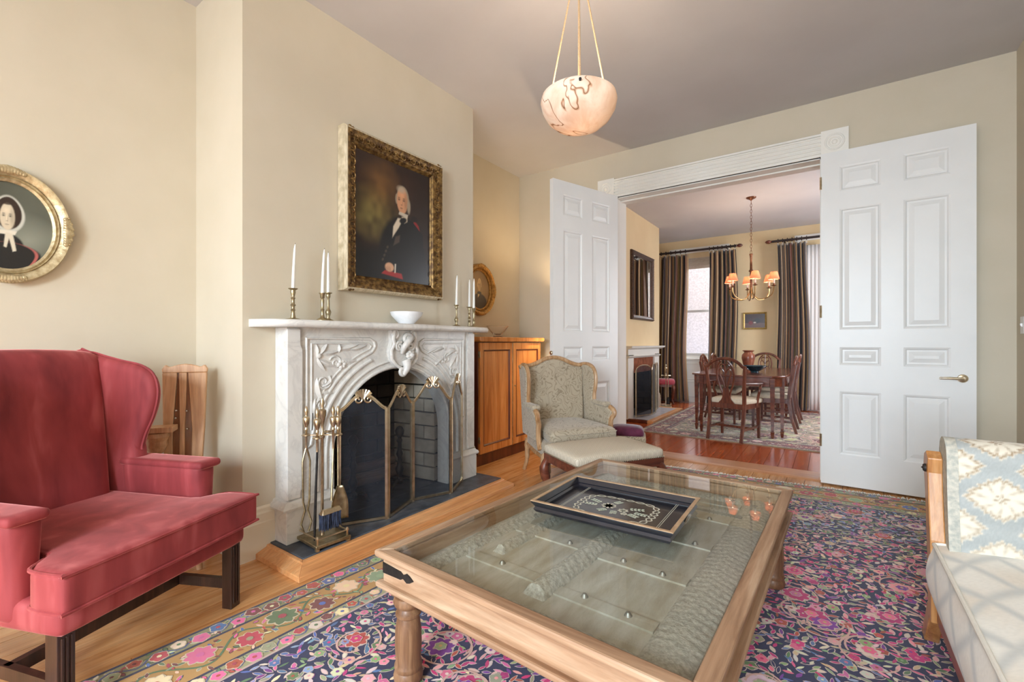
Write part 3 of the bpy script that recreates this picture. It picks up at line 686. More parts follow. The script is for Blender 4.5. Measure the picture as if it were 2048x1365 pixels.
sticks = [('knopped', -2.435, 1.345, 'knopped antique brass candlestick at the left end of the mantel', 'white taper candle at the left end of the mantel', .215, .10),
          ('column', -2.40, 1.50, 'plain column candlestick at the front of the left mantel group', 'white taper candle at the front of the left mantel group', .225, .10),
          ('baluster', -2.475, 1.585, 'baluster candlestick behind another in the left mantel group', 'white taper candle at the rear of the left mantel group', .21, .0),
          ('baluster', -2.44, 2.685, 'baluster candlestick nearest the portrait in the right mantel group', 'white taper candle in the right mantel group nearest the portrait', .205, .06),
          ('column', -2.42, 2.875, 'plain column candlestick at the right end of the mantel', 'white taper candle at the right end of the mantel', .215, .02),
          ('knopped', -2.49, 2.90, 'knopped candlestick hidden behind another at the right mantel end', 'white taper candle behind another at the right mantel end', .20, .02)]
for kind, x, y, lab, lab2, ch, lean in sticks:
    ch += .038
    o = MB().lathe(KN[kind], 18, caps=False).build('candlestick', brassd_m, loc=(x, y, ZM), smooth=50); tag(o, lab, 'candlestick', 'brass candlesticks on the mantel')
    top = KN[kind][-1][1]
    c = empty('taper_candle', (x, y, ZM+top), 0, lab2, 'candle', 'white taper candles on the mantel')
    n = 8; MB().tube([(0, lean*.12*(k/n)**1.5, ch*k/n) for k in range(n)]+[(0, lean*.12, ch)], [.0098-.0035*(k/n) for k in range(n)]+[.0022], 12).build('wax', wax_m, c)
    MB().tube([(0, lean*.12, ch-.004), (0, lean*.12+.001, ch+.008)], .0008, 5).build('wick', iron_m, c)
# white bowl on the mantel
opal_m = pm('opal_glass', S(232, 233, 236), S(246, 246, 248), 22, .25, .25, 40)
mb = MB().lathe([(0, 0), (.045, 0), (.048, .004), (.075, .03), (.104, .062), (.112, .086), (.108, .087), (.100, .064), (.07, .032), (.04, .012), (0, .01)], 36, caps=False)
tag(mb.build('opal_bowl', opal_m, loc=(-2.415, 2.145, ZM), smooth=50), 'white frosted glass bowl in the middle of the mantel shelf', 'bowl')
# ================================================================== pictures
def blank(nu, nv):
    V, U = np.meshgrid(np.linspace(0, 1, nv), np.linspace(0, 1, nu)); return U, V
def EL(U, V, cx, cy, rx, ry, soft=.15, rot=0):
    x, y = U-cx, V-cy; c, s = math.cos(rot), math.sin(rot); a, b2 = (x*c+y*s)/rx, (-x*s+y*c)/ry
    return np.clip((1-np.sqrt(a*a+b2*b2))/soft, 0, 1)
def PG(U, V, pts, soft=.006):
    # convex polygon mask (counter-clockwise)
    m = np.ones_like(U)
    for (x0, y0), (x1, y1) in zip(pts, pts[1:]+pts[:1]):
        L = math.hypot(x1-x0, y1-y0); d = ((x1-x0)*(V-y0)-(y1-y0)*(U-x0))/L; m = np.minimum(m, np.clip(d/soft+.5, 0, 1))
    return m
def mixc(img, mask, col): return img*(1-mask[..., None])+np.array(col[:3])*mask[..., None]
rng = np.random.default_rng(3)
def vnoise(U, V, f, seed=0):
    r = np.random.default_rng(seed); g = r.random((f+2, f+2)); x, y = np.clip(U, 0, .9999)*f, np.clip(V, 0, .9999)*f
    i, j = x.astype(int), y.astype(int); a, b2 = x-i, y-j; a = a*a*(3-2*a); b2 = b2*b2*(3-2*b2)
    return (g[i, j]*(1-a)+g[i+1, j]*a)*(1-b2)+(g[i, j+1]*(1-a)+g[i+1, j+1]*a)*b2
def face(img, U, V, cx, cy, sc_, skin, hair, ar=1.0, turn=-.15):
    # a small painted head: sc_ = half height of the head
    rx = sc_*.72*ar; D = lambda a: tuple(c*a for c in skin[:3])
    img = mixc(img, EL(U, V, cx+.10*rx, cy+sc_*.22, rx*1.12, sc_*.90, .12), hair)
    for s in (-1, 1): img = mixc(img, EL(U, V, cx+s*rx*.95, cy+sc_*.05, rx*.28, sc_*.42, .25), hair)
    img = mixc(img, EL(U, V, cx, cy, rx, sc_, .14), skin)
    img = mixc(img, EL(U, V, cx+rx*.62, cy-.05*sc_, rx*.45, sc_*.85, .7)*.55, D(.45))
    img = mixc(img, EL(U, V, cx-rx*.1, cy+sc_*.42, rx*.55, sc_*.28, .8)*.5, D(1.3))
    t = turn*rx
    for s in (-1, 1):
        ex = cx+t+s*rx*.42; img = mixc(img, EL(U, V, ex, cy+sc_*.06, rx*.30, sc_*.13, .6)*.7, D(.35))
        img = mixc(img, EL(U, V, ex, cy+sc_*.04, rx*.11, sc_*.045, .4), (.02, .015, .012))
        img = mixc(img, EL(U, V, ex, cy+sc_*.19, rx*.28, sc_*.045, .5)*.8, D(.3))
    img = mixc(img, EL(U, V, cx+t+rx*.12, cy-sc_*.16, rx*.10, sc_*.3, .8)*.6, D(.5))
    img = mixc(img, EL(U, V, cx+t, cy-sc_*.12, rx*.08, sc_*.3, .8)*.6, D(1.35))
    img = mixc(img, EL(U, V, cx+t+.02*rx, cy-sc_*.30, rx*.2, sc_*.05, .6)*.8, D(.4))
    img = mixc(img, EL(U, V, cx+t, cy-sc_*.53, rx*.34, sc_*.045, .5), D(.42))
    img = mixc(img, EL(U, V, cx+t, cy-sc_*.62, rx*.25, sc_*.05, .6)*.5, D(.75))
    return img
def canvas(name, img, mat, parent, w_, h_, fx=0.0, oval=False):
    nu, nv = img.shape[:2]
    mb = MB().grid(lambda u, v_: (fx, (u-.5)*w_, (v_-.5)*h_), nu-1, nv-1)
    if oval:
        def ov(x, y, z):
            a, b2 = 2*y/w_, 2*z/h_; return (x, y*math.sqrt(1-b2*b2/2), z*math.sqrt(1-a*a/2))
        mb.xf(ov)
    o = mb.build(name, mat, parent, recalc=False, smooth=0)
    c = np.ones((nu*nv, 4), np.float32); c[:, :3] = np.clip(img.reshape(-1, 3), 0, 1); paint(o.data, c); return o
paint_m = attr_mat('oil_paint', .35, .12, 160, coat=.25); photo_m = attr_mat('tinted_print', .4, 0, coat=.3)
gilt_m = pm('dark_gilt', S(84, 58, 30), S(150, 118, 68), 34, .38, .5, 90, metal=.55, lo=.4, hi=.62)
giltl_m = pm('pale_gilt', S(168, 146, 108), S(206, 190, 152), 40, .36, .35, 90, metal=.45)
giltw_m = pm('warm_gilt', S(150, 108, 52), S(198, 154, 86), 40, .36, .35, 90, metal=.5)
gesso_m = pm('worn_gesso', S(176, 160, 130), S(214, 200, 172), 18, .7, .4, 50, stretch=(1, 6, 1))
# large portrait
PW, PH = .87, 1.065; pcy, pcz = 2.125, 2.008
pf = empty('framed_portrait_painting', (XB, pcy, pcz-PH/2), 0, 'large oil portrait of a seated man in a dark coat, heavy carved frame', 'painting')
U, V = blank(150, 190)
n1 = vnoise(U, V, 7, 1)*.6+vnoise(U, V, 17, 2)*.4
img = np.ones(U.shape+(3,))*np.array(S(46, 26, 16)[:3])
img = img*(.5+.9*n1[..., None]); img = mixc(img, np.clip(EL(U, V, .22, .52, .34, .26, 1.0)*1.3*n1, 0, 1), S(140, 126, 66)[:3])
img = mixc(img, np.clip(EL(U, V, .32, .75, .3, .3, 1.0)*.9*n1, 0, 1), S(128, 90, 44)[:3])
img = mixc(img, np.clip((.36-V)/.16, 0, 1)*np.clip(1.2-EL(U, V, .2, .4, .2, .12, 1.), 0, 1), S(9, 7, 7)[:3])
img = mixc(img, np.clip((U-.6)/.3, 0, 1)*.6, S(26, 14, 9)[:3])
bl_ = S(10, 9, 10)
img = mixc(img, EL(U, V, .80, .40, .10, .16, .2), S(34, 16, 12)); img = mixc(img, PG(U, V, [(.73, .50), (.84, .34), (.90, .34), (.82, .52), (.76, .56)]), S(132, 26, 26))
img = mixc(img, EL(U, V, .76, .57, .06, .03, .3), S(24, 14, 10))
img = mixc(img, EL(U, V, .60, .22, .33, .36, .12), bl_); img = mixc(img, PG(U, V, [(.26, .10), (.55, .02), (.60, .50), (.52, .535), (.40, .44)], .03), bl_); img = mixc(img, PG(U, V, [(.28, .0), (.95, .0), (.88, .45), (.72, .55), (.5, .54), (.38, .42)]), bl_)
img = mixc(img, PG(U, V, [(.46, .37), (.54, .46), (.60, .545), (.53, .54), (.47, .46)], .012), S(206, 192, 170)); img = mixc(img, PG(U, V, [(.60, .50), (.66, .53), (.66, .575), (.58, .56)], .01), S(190, 174, 150))
img = mixc(img, PG(U, V, [(.47, .30), (.55, .34), (.56, .40), (.50, .38)], .012), S(72, 58, 50)); img = mixc(img, EL(U, V, .60, .53, .06, .028, .3, .3), bl_); img = mixc(img, PG(U, V, [(.575, .43), (.60, .43), (.62, .53), (.59, .53)], .008), bl_)
for k in range(4): img = mixc(img, EL(U, V, .335+.02*k, .17+.036*k, .02, .014, .5, .6)*.5, S(96, 76, 60))
img = face(img, U, V, .59, .695, .118, S(202, 146, 108), S(150, 134, 112), .92)
img = mixc(img, EL(U, V, .575, .79, .075, .04, .6)*.8, S(176, 160, 138)); img = mixc(img, EL(U, V, .68, .66, .03, .075, .5), S(158, 142, 120))
img = mixc(img, PG(U, V, [(.54, .575), (.66, .56), (.67, .59), (.55, .60)], .008)*.9, S(200, 188, 168))
img = mixc(img, PG(U, V, [(.32, .055), (.60, .03), (.58, .075), (.36, .085)], .008), S(150, 30, 26))
img = mixc(img, EL(U, V, .42, .115, .065, .042, .25), S(204, 156, 122))
for k in range(4): img = mixc(img, EL(U, V, .375+.018*k, .10, .006, .03, .6, .3)*.6, S(120, 76, 54))
img = mixc(img, PG(U, V, [(.485, .075), (.50, .075), (.505, .15), (.49, .15)], .006), S(214, 202, 184))
IW, IH = .655, .82
canvas('canvas', img, paint_m, pf, IW+.02, IH+.02, .035).location = (0, 0, PH/2)
R_ = lambda w_, h_, x: [(x, -w_/2, 0), (x, w_/2, 0), (x, w_/2, h_), (x, -w_/2, h_)]
def rect_frame(parent, w_, h_, iw, ih, depth, m1, m2, m3, bands):
    # bands: outline profile across the frame from the inner edge (0) to the outer edge (1)
    cz = h_/2; t = (w_-iw)/2
    path = [(0, -iw/2, cz-ih/2), (0, iw/2, cz-ih/2), (0, iw/2, cz+ih/2), (0, -iw/2, cz+ih/2)]
    for nm, a0, a1, pr, m in bands:
        prof = [(t*(a0+(a1-a0)*p), depth*q) for p, q in pr]
        mb = MB().sweep(path, prof, True, (1, 0, 0)); mb.build(nm, m, parent, smooth=30)
rect_frame(pf, PW, PH, IW, IH, .085, None, None, None, [
    ('inner_slip', 0, .22, [(0, .40), (.25, .52), (.6, .46), (1, .60), (1, .1), (0, .1)], gilt_m),
    ('carved_cove', .22, .82, [(0, .58), (.2, .66), (.5, .80), (.8, .97), (1, 1.0), (1, .1), (0, .1)], gilt_m),
    ('outer_edge', .82, 1, [(0, .98), (.3, 1.0), (.6, .93), (1, .80), (1, .05), (0, .05)], gesso_m)])
orn = MB()
for (y0, z0, y1, z1) in ((-.5, 0, .5, 0), (-.5, 1, .5, 1), (0, -.5, 0, .5), (1, -.5, 1, .5)):
    pass
def frame_scrolls(mb, w_, h_, t, x, n_w, n_h, r):
    for side in range(4):
        n_ = n_w if side % 2 == 0 else n_h
        for k in range(n_):
            f = (k+.5)/n_-.5
            if side == 0: c = (f*(w_-t), t/2-.0)
            elif side == 2: c = (f*(w_-t), h_-t/2)
            elif side == 1: c = (w_/2-t/2, h_/2+f*(h_-t))
            else: c = (-w_/2+t/2, h_/2+f*(h_-t))
            sg = 1 if k % 2 else -1
            mb.tube([(x+.004*math.sin(PI*i/12), c[0]+rr*math.cos(a), c[1]+rr*math.sin(a)) for i, (rr, a) in enumerate([(r*(1-.75*i/12), sg*(i*.62)+side*PI/2) for i in range(13)])], [.0045*(1-.5*i/12) for i in range(13)], 5)
    return mb
so = frame_scrolls(MB(), PW-.02, PH-.02, .10, .068, 17, 21, .026).build('scroll_relief', gilt_m, pf); so['kind'] = 'stuff'
for sy in (-1, 1):
    for z in (0, 1):
        c = MB(); cc = (sy*(PW/2-.045), .045 if z == 0 else PH-.045)
        for k in range(7):
            a = 2*PI*k/7; c.ball((.072, cc[0]+.024*math.cos(a), cc[1]+.024*math.sin(a)), (.010, .013, .013), 8, 6)
        c.ball((.075, cc[0], cc[1]), .012, 10, 6); c.build('corner_ornament', gilt_m, pf, smooth=60)
# oval portraits
def oval_picture(loc, img, hw, hh, m_out, m_in, label, name='oval_portrait'):
    e = empty(name, loc, 0, label, 'portrait'); n = 56
    el = lambda a, b2: [(0, a*math.cos(2*PI*k/n), hh+b2*math.sin(2*PI*k/n)) for k in range(n)]
    iw, ih = hw*.70, hh*.76; t = hw-iw
    mb = MB().sweep(el(iw+t*.42, ih+t*.42), [(-.005, .0), (-.005, .030), (.012, .046), (.03, .05), (t*.5, .04), (t*.56, .02), (t*.58, 0)], True, (1, 0, 0)); mb.build('outer_frame', m_out, e, smooth=40)
    mb = MB().sweep(el(iw, ih), [(-.002, .0), (-.002, .016), (.008, .024), (.016, .02), (.022, .030), (t*.30, .036), (t*.36, .026), (t*.42, .032), (t*.43, 0)], True, (1, 0, 0)); mb.build('inner_frame', m_in, e, smooth=40)
    for a0 in (0, PI/2, PI, 3*PI/2):
        c = MB()
        for k in range(-5, 6):
            a = a0+k*.05; ww = .010*(1-abs(k)/7)+.004
            c.ball((.048, (iw+t*.70)*math.cos(a), hh+(ih+t*.70)*math.sin(a)), (.008, ww+.004, ww+.004), 8, 6)
            c.ball((.046, (iw+t*.84+.004*(k % 2))*math.cos(a+.02), hh+(ih+t*.84)*math.sin(a+.02)), (.007, ww, ww), 8, 6)
        c.build('leaf_spray', m_out, e, smooth=60)
    canvas('print', img, photo_m, e, iw*2+.006, ih*2+.006, .008, True).location = (0, 0, hh)
    return e
U, V = blank(110, 130)
img = np.ones(U.shape+(3,))*np.array(S(92, 94, 82)[:3]); img = mixc(img, EL(U, V, .72, .35, .5, .35, 1.0)*.7, S(156, 158, 142)); img = mixc(img, EL(U, V, .3, .9, .5, .3, 1.)*.5, S(58, 60, 50))
dk = S(22, 22, 24)
img = mixc(img, EL(U, V, .5, .02, .46, .30, .06), dk); img = mixc(img, EL(U, V, .5, .22, .2, .2, .1), dk)
ww = EL(U, V, .5, .08, .40, .24, .04)*(1-EL(U, V, .5, .11, .35, .21, .05)); img = mixc(img, ww*(V < .32), S(178, 96, 90))
img = mixc(img, EL(U, V, .51, .63, .185, .22, .1), S(206, 204, 192)*1 if False else S(200, 198, 186)); img = mixc(img, EL(U, V, .51, .64, .15, .19, .08), S(48, 32, 24))
img = face(img, U, V, .5, .60, .165, S(214, 198, 172), S(46, 30, 22), .70, -.05)
img = mixc(img, EL(U, V, .5, .765, .085, .04, .3)*.9, S(44, 28, 20))
img = mixc(img, PG(U, V, [(.42, .40), (.58, .40), (.60, .445), (.40, .445)], .01), S(222, 214, 196)); img = mixc(img, PG(U, V, [(.46, .26), (.49, .25), (.53, .41), (.48, .42)], .01), S(216, 206, 184)); img = mixc(img, PG(U, V, [(.56, .21), (.60, .22), (.555, .41), (.50, .42)], .01), S(216, 206, 184))
oval_picture((XL, .362, 1.705-.268), img, .215, .268, giltl_m, giltl_m, 'oval gilt framed portrait of a woman in a lace bonnet')
U, V = blank(100, 120)
img = np.ones(U.shape+(3,))*np.array(S(142, 108, 62)[:3]); img = mixc(img, EL(U, V, .3, .5, .5, .5, 1.)*.6, S(176, 138, 84)); img = mixc(img, EL(U, V, .8, .85, .4, .3, 1.)*.5, S(98, 70, 38))
dk = S(58, 40, 22); img = mixc(img, EL(U, V, .5, .02, .44, .40, .06), dk); img = mixc(img, PG(U, V, [(.42, .18), (.52, .38), (.56, .42), (.44, .42)], .01), S(206, 176, 124)); img = mixc(img, EL(U, V, .5, .42, .12, .045, .3), S(44, 30, 16))
img = face(img, U, V, .5, .62, .165, S(196, 158, 104), S(210, 180, 128), .72, -.1)
oval_picture((XL, 3.80, 1.735-.272), img, .25, .272, giltw_m, giltw_m, 'oval gilt framed sepia portrait of a man above the cabinet')
# ------------------------------------------------------------------ cabinet
cabd_m = wood('mahogany_dark', S(66, 24, 14), S(96, 40, 22), S(120, 56, 30), 2, .28, 2.5, .4)
cabl_m = wood('satinwood_panel', S(186, 108, 48), S(220, 144, 76), S(236, 168, 100), 2, .26, 1.6, .4)
cab = empty('cabinet', (-2.88, 3.80, 0), 0, 'two door mahogany cabinet with honey coloured panels in the alcove', 'cabinet')
C_ = lambda mb: mb.xf(lambda x, y, z: (x+2.88, y-3.80, z))
ca, cc = 3.245, 4.33; cf = -2.665
C_(MB().box(XL+.03, cf-.02, ca, cc, .10, 1.17)).build('carcass', cabd_m, cab, bevel=.003)
C_(MB().box(XL+.03, cf-.035, ca+.01, cc-.01, 0, .10)).build('plinth', cabd_m, cab)
C_(MB().prism([(ca-.03, 1.185), (ca-.03, 1.205), (ca-.02, 1.215), (cc+.02, 1.215), (cc+.03, 1.205), (cc+.03, 1.185), (cc+.01, 1.17), (ca-.01, 1.17)], XL+.03, cf+.03, 'yz')).build('top_board', cabl_m, cab, bevel=.006)
for k, (a, b2) in enumerate(((ca+.012, (ca+cc)/2-.003), ((ca+cc)/2+.003, cc-.012))):
    d = C_(MB().box(cf-.02, cf, a, a+.055, .12, 1.16).box(cf-.02, cf, b2-.055, b2, .12, 1.16).box(cf-.02, cf, a+.055, b2-.055, .12, .19).box(cf-.02, cf, a+.055, b2-.055, 1.09, 1.16)).build('door', cabd_m if k > 5 else cabl_m, cab, smooth=0)
    C_(MB().box(cf-.018, cf-.010, a+.055, b2-.055, .19, 1.09)).build('panel', cabl_m, d, smooth=0)
    C_(MB().sweep([(cf-.004, a+.055, .19), (cf-.004, b2-.055, .19), (cf-.004, b2-.055, 1.09), (cf-.004, a+.055, 1.09)], [(-.012, -.006), (0, -.006), (.004, .006), (-.002, .006)], True, (1, 0, 0))).build('bead', cabd_m, d)
    for z in (.22, 1.02): C_(MB().box(cf-.018, cf+.003, (a-.008 if k == 0 else b2+.001), (a-.001 if k == 0 else b2+.008), z, z+.06)).build('hinge', brassd_m, d)
    if k == 0: C_(MB().box(cf-.004, cf+.004, b2-.010, b2-.004, .12, 1.16)).build('closing_bead', brassd_m, d)
C_(MB().lathe([(.0, 0), (.008, .002), (.008, .008), (0, .01)], 10, (0, 0, 0)).xf(lambda x, y, z: (cf+z, (ca+cc)/2+.03+x, .72+y))).build('key_escutcheon', brassd_m, cab)
# cut crystal bowl on the cabinet
crys_m = bpy.data.materials.new('cut_crystal'); crys_m.use_nodes = True; bb = crys_m.node_tree.nodes['Principled BSDF']
bb.inputs['Transmission Weight'].default_value = .95; bb.inputs['Roughness'].default_value = .06; bb.inputs['IOR'].default_value = 1.3; bb.inputs['Base Color'].default_value = (.97, .95, .9, 1)
prof = [(.0, 0), (.055, 0), (.058, .006), (.04, .012), (.034, .022), (.045, .03), (.075, .065), (.112, .112), (.116, .116), (.110, .116), (.07, .068), (.04, .038), (0, .034)]
n = 40; mb = MB().lathe(prof, n, caps=False)
mb.v = [(x*(1+(.03 if (i % n) % 2 else 0)*(1 if .03 < z < .11 else 0)), y*(1+(.03 if (i % n) % 2 else 0)*(1 if .03 < z < .11 else 0)), z) for i, (x, y, z) in enumerate(mb.v)]
tag(mb.build('crystal_bowl', crys_m, loc=(-2.79, 3.69, 1.215), smooth=20), 'flared cut crystal bowl standing on the cabinet', 'bowl')
# ================================================================== coffee table (old carved door under glass)
tw_m = wood('weathered_teak', S(132, 94, 66), S(174, 138, 108), S(202, 174, 146), 0, .55, 2.2, 0, False, .2)
twy_m = wood('weathered_teak_long', S(132, 94, 66), S(174, 138, 108), S(202, 174, 146), 1, .55, 2.2, 0, False, .2)
leg_m = wood('aged_teak_leg', S(92, 60, 40), S(128, 90, 62), S(164, 126, 92), 2, .5, 3, .1, False, .3)
carv_m = pm('grey_carved_wood', S(158, 150, 136), S(196, 189, 176), 90, .7, .6, 170, bd=.005)
old_m = pm('grey_old_board', S(166, 154, 134), S(192, 186, 174), 5, .65, .3, 60, stretch=(4, 1, 1))
NL, FL, FR, NR = (-1.265, .98), (-1.15, 2.55), (-.15, 2.535), (-.19, .935)
TZ = .46
tcx, tcy = -.69, 1.75
ct = empty('coffee_table', (tcx, tcy, 0), 0, 'low glass topped coffee table made from an old carved door', 'table')
def tq(s, t):   # s across 0..1 left-right, t along 0..1 near-far
    x = (NL[0]*(1-s)+NR[0]*s)*(1-t)+(FL[0]*(1-s)+FR[0]*s)*t; y = (NL[1]*(1-s)+NR[1]*s)*(1-t)+(FL[1]*(1-s)+FR[1]*s)*t
    return x-tcx, y-tcy
TWd, TLn = 1.04, 1.58
def T_(mb): return mb.xf(lambda x, y, z: (*tq(x/TWd, y/TLn), z))
rim = .046
def mitre(mb, side, a, b2, z0, z1):
    W_, L = TWd, TLn
    o = [(0+a, 0+a), (W_-a, 0+a), (W_-a, L-a), (0+a, L-a)]; i = [(b2, b2), (W_-b2, b2), (W_-b2, L-b2), (b2, L-b2)]
    k = side; j = (k+1) % 4
    q = [o[k], o[j], i[j], i[k]]
    return mb.hexa([(x, y, z0) for x, y in q], [(x, y, z1) for x, y in q])
for k in range(4):
    mm = tw_m if k % 2 == 0 else twy_m
    T_(mitre(MB(), k, 0, rim, TZ-.022, TZ)).build('top_rail', mm, ct, bevel=.006, smooth=0)
    T_(mitre(MB(), k, .022, .05, TZ-.105, TZ-.022)).build('apron', mm, ct, smooth=0)
    T_(mitre(MB(), k, .002, .05, TZ-.125, TZ-.105)).build('bottom_moulding', mm, ct, bevel=.006, smooth=0)
tglass_m = bpy.data.materials.new('table_glass'); tglass_m.use_nodes = True; thin_glass(tglass_m, (.95, .97, .96, 1), .0, 1.5, 1.2)
T_(MB().box(rim+.001, TWd-rim-.001, rim+.001, TLn-rim-.001, TZ-.010, TZ-.002)).build('glass_top', tglass_m, ct, smooth=0)
zb = TZ-.075
T_(MB().box(.05, TWd-.05, .05, TLn-.05, zb-.02, zb)).build('door_board', old_m, ct, smooth=0)
# carved border rails, centre mullion and cross battens of the old door
def carved(mb, x0, x1, y0, y1, z0, h, along, wavy=40):
    n = max(8, int((y1-y0 if along == 'y' else x1-x0)/.006)); m = 16
    def f(u, v_):
        cr = max(0, math.sin(PI*v_))**.6*min(1, min(u, 1-u)*n/3); q = .0018*math.sin(u*n*1.1+3*math.sin(v_*9))*math.sin(v_*PI*4)*min(1, min(u, 1-u)*n/3)
        if along == 'y': return (x0+(x1-x0)*v_, y0+(y1-y0)*u, z0+h*cr+q)
        return (x0+(x1-x0)*u, y0+(y1-y0)*v_, z0+h*cr+q)
    return mb.grid(f, n, m)
for x0, x1 in ((.062, .15), (TWd-.20, TWd-.065)): T_(carved(MB(), x0, x1, .06, TLn-.06, zb, .016, 'y')).build('carved_stile', carv_m, ct, recalc=False)
for y0, y1 in ((.062, .15), (TLn-.15, TLn-.062)): T_(carved(MB(), .15, TWd-.20, y0, y1, zb, .014, 'x')).build('carved_rail', carv_m, ct, recalc=False)
T_(carved(MB(), .455, .535, .20, TLn-.15, zb, .034, 'y')).build('carved_mullion', carv_m, ct, recalc=False)
T_(carved(MB(), .205, .255, .36, TLn-.15, zb, .026, 'y')).build('carved_mullion', carv_m, ct, recalc=False)
for y in (.27, .56, .86, 1.16, 1.38):
    T_(MB().box(.16, .455, y, y+.05, zb, zb+.006)).build('batten', old_m, ct, smooth=0); T_(MB().box(.535, TWd-.20, y-.02, y+.03, zb, zb+.006)).build('batten', old_m, ct, smooth=0)
st = MB().lathe([(0, .012), (.006, .01), (.009, .004), (.012, 0)], 10, caps=False)
st0 = None
for x, y in [(.3, .30), (.40, .58), (.30, .88), (.40, 1.18), (.62, .29), (.76, .28), (.62, .57), (.76, .56), (.64, .87), (.78, .86), (.62, 1.16), (.76, 1.15), (.11, .1), (.93, .1), (.93, .8)]:
    px, py = tq(x/TWd, y/TLn)
    if st0 is None: st0 = st.build('stud', pm('steel_stud', S(140, 136, 128), S(170, 166, 158), 30, .4, metal=.8), ct); o = st0
    else: o = st0.copy(); COL.objects.link(o); o.parent = ct
    o.location = (px, py, zb+.006)
lp = [(.042, 0), (.048, .006), (.05, .022), (.046, .036), (.044, .04), (.047, .05), (.046, .058), (.042, .066), (.045, .12), (.044, .17), (.040, .2), (.036, .218), (.043, .224), (.043, .232), (.036, .238), (.032, .248), (.046, .258), (.051, .272), (.046, .288), (.036, .294)]
for s, t in ((.075, .05), (.925, .05), (.075, .95), (.925, .95)):
    px, py = tq(s, t)
    m = MB().lathe(lp, 24, (px, py, .014)); a = .048
    m.hexa([(px-a*.8, py-a*.8, .302), (px+a*.8, py-a*.8, .302), (px+a*.8, py+a*.8, .302), (px-a*.8, py+a*.8, .302)], [(px-a, py-a, .318), (px+a, py-a, .318), (px+a, py+a, .318), (px-a, py+a, .318)])
    m.box(px-a, px+a, py-a, py+a, .318, .336); m.build('leg', leg_m, ct)
for s in (0, 1):   # forged corner straps
    for t in (0, 1):
        for ax in (0, 1):
            x = .0215 if s == 0 else TWd-.0215; y = .0215 if t == 0 else TLn-.0215; sx = 1 if s == 0 else -1; sy = 1 if t == 0 else -1
            z0 = TZ-.078; pr = [(a_*1.45, z0+(z_-z0)*1.1) for a_, z_ in [(0, z0), (.062, z0+.004), (.070, z0+.010), (.074, z0+.008), (.082, z0+.002), (.092, z0+.006), (.104, z0+.016), (.092, z0+.026), (.082, z0+.030), (.074, z0+.024), (.070, z0+.022), (.062, z0+.028), (0, z0+.032)]]
            if ax == 0: m = MB().prism([(x+sx*a, z) for a, z in pr], y-.0025*1, y+.0005, 'xz') if t == 0 else MB().prism([(x+sx*a, z) for a, z in pr], y-.0005, y+.0025, 'xz')
            else: m = MB().prism([(y+sy*a, z) for a, z in pr], *((x-.0025, x+.0005) if s == 0 else (x-.0005, x+.0025)), 'yz')
            T_(m).build('iron_strap', iron_m, ct, smooth=0)
# ------------------------------------------------------------------ tray
ty = empty('serving_tray', (-.735, 1.79, TZ), math.radians(1), 'black lacquer serving tray with cream floral motif on the glass table', 'tray')
lac_m = pm('black_lacquer', S(28, 28, 34), S(36, 36, 44), 10, .22, coat=.5)
tan_m = pm('gold_edge', S(176, 142, 108), S(196, 164, 130), 30, .4)
tw2, tl2 = .29, .215
MB().box(-tw2+.02, tw2-.02, -tl2+.02, tl2-.02, .004, .010).build('tray_floor', lac_m, ty)
sil_m = pm('nickel', S(200, 198, 192), None, rough=.25, metal=1)
for k in range(4):
    A = [(-tw2, -tl2), (tw2, -tl2), (tw2, tl2), (-tw2, tl2)]; i_ = .022
    Bq = [(-tw2+i_, -tl2+i_), (tw2-i_, -tl2+i_), (tw2-i_, tl2-i_), (-tw2+i_, tl2-i_)]; j = (k+1) % 4
    def lv(f, z): return [(A[k][0]+(Bq[k][0]-A[k][0])*f, A[k][1]+(Bq[k][1]-A[k][1])*f, z), (A[j][0]+(Bq[j][0]-A[j][0])*f, A[j][1]+(Bq[j][1]-A[j][1])*f, z)]
    pr = [(.85, 0), (.5, .012), (.75, .022), (.15, .042), (.15, .046), (.7, .046), (1.15, .026), (1.0, .02), (1.3, .012), (1.3, 0)]
    vs = [p for f, z in pr for p in lv(f, z)]; n = len(pr)
    MB().add(vs, [(2*q, 2*((q+1) % n), 2*((q+1) % n)+1, 2*q+1) for q in range(n)]+[tuple(2*q for q in range(n)), tuple(2*q+1 for q in range(n-1, -1, -1))]).build('tray_side', lac_m, ty, smooth=0)
    vs = [p for f, z in ((.1, .046), (.1, .049), (.75, .049), (.75, .046)) for p in lv(f, z)]
    MB().add(vs, [(2*q, 2*((q+1) % 4), 2*((q+1) % 4)+1, 2*q+1) for q in range(4)]+[(0, 2, 4, 6), (7, 5, 3, 1)]).build('gold_rim', tan_m, ty, smooth=0)
for s in (-1, 1):
    MB().tube([(s*(tw2-.004), y, .026+.008*math.cos(y/.045*PI/2)) for y in (-.045, -.03, 0, .03, .045)], [.006, .01, .011, .01, .006], 8, flat=.6).build('handle', sil_m, ty)
crm_m = pm('cream_lacquer', S(226, 222, 206), S(214, 214, 196), 40, .35); grn_m = pm('sage_lacquer', S(190, 204, 186), S(210, 216, 200), 50, .35)
ph = MB(); zt = .0106
def strip2(P, w_):
    vs = []
    for i, p in enumerate(P):
        q0, q1 = P[max(0, i-1)], P[min(len(P)-1, i+1)]; d = Vector((q1[0]-q0[0], q1[1]-q0[1])).normalized()
        vs += [(p[0]-d.y*w_/2, p[1]+d.x*w_/2, zt), (p[0]+d.y*w_/2, p[1]-d.x*w_/2, zt)]
    ph.add(vs, [(2*i, 2*i+1, 2*i+3, 2*i+2) for i in range(len(P)-1)])
rx, ry = .165, .125
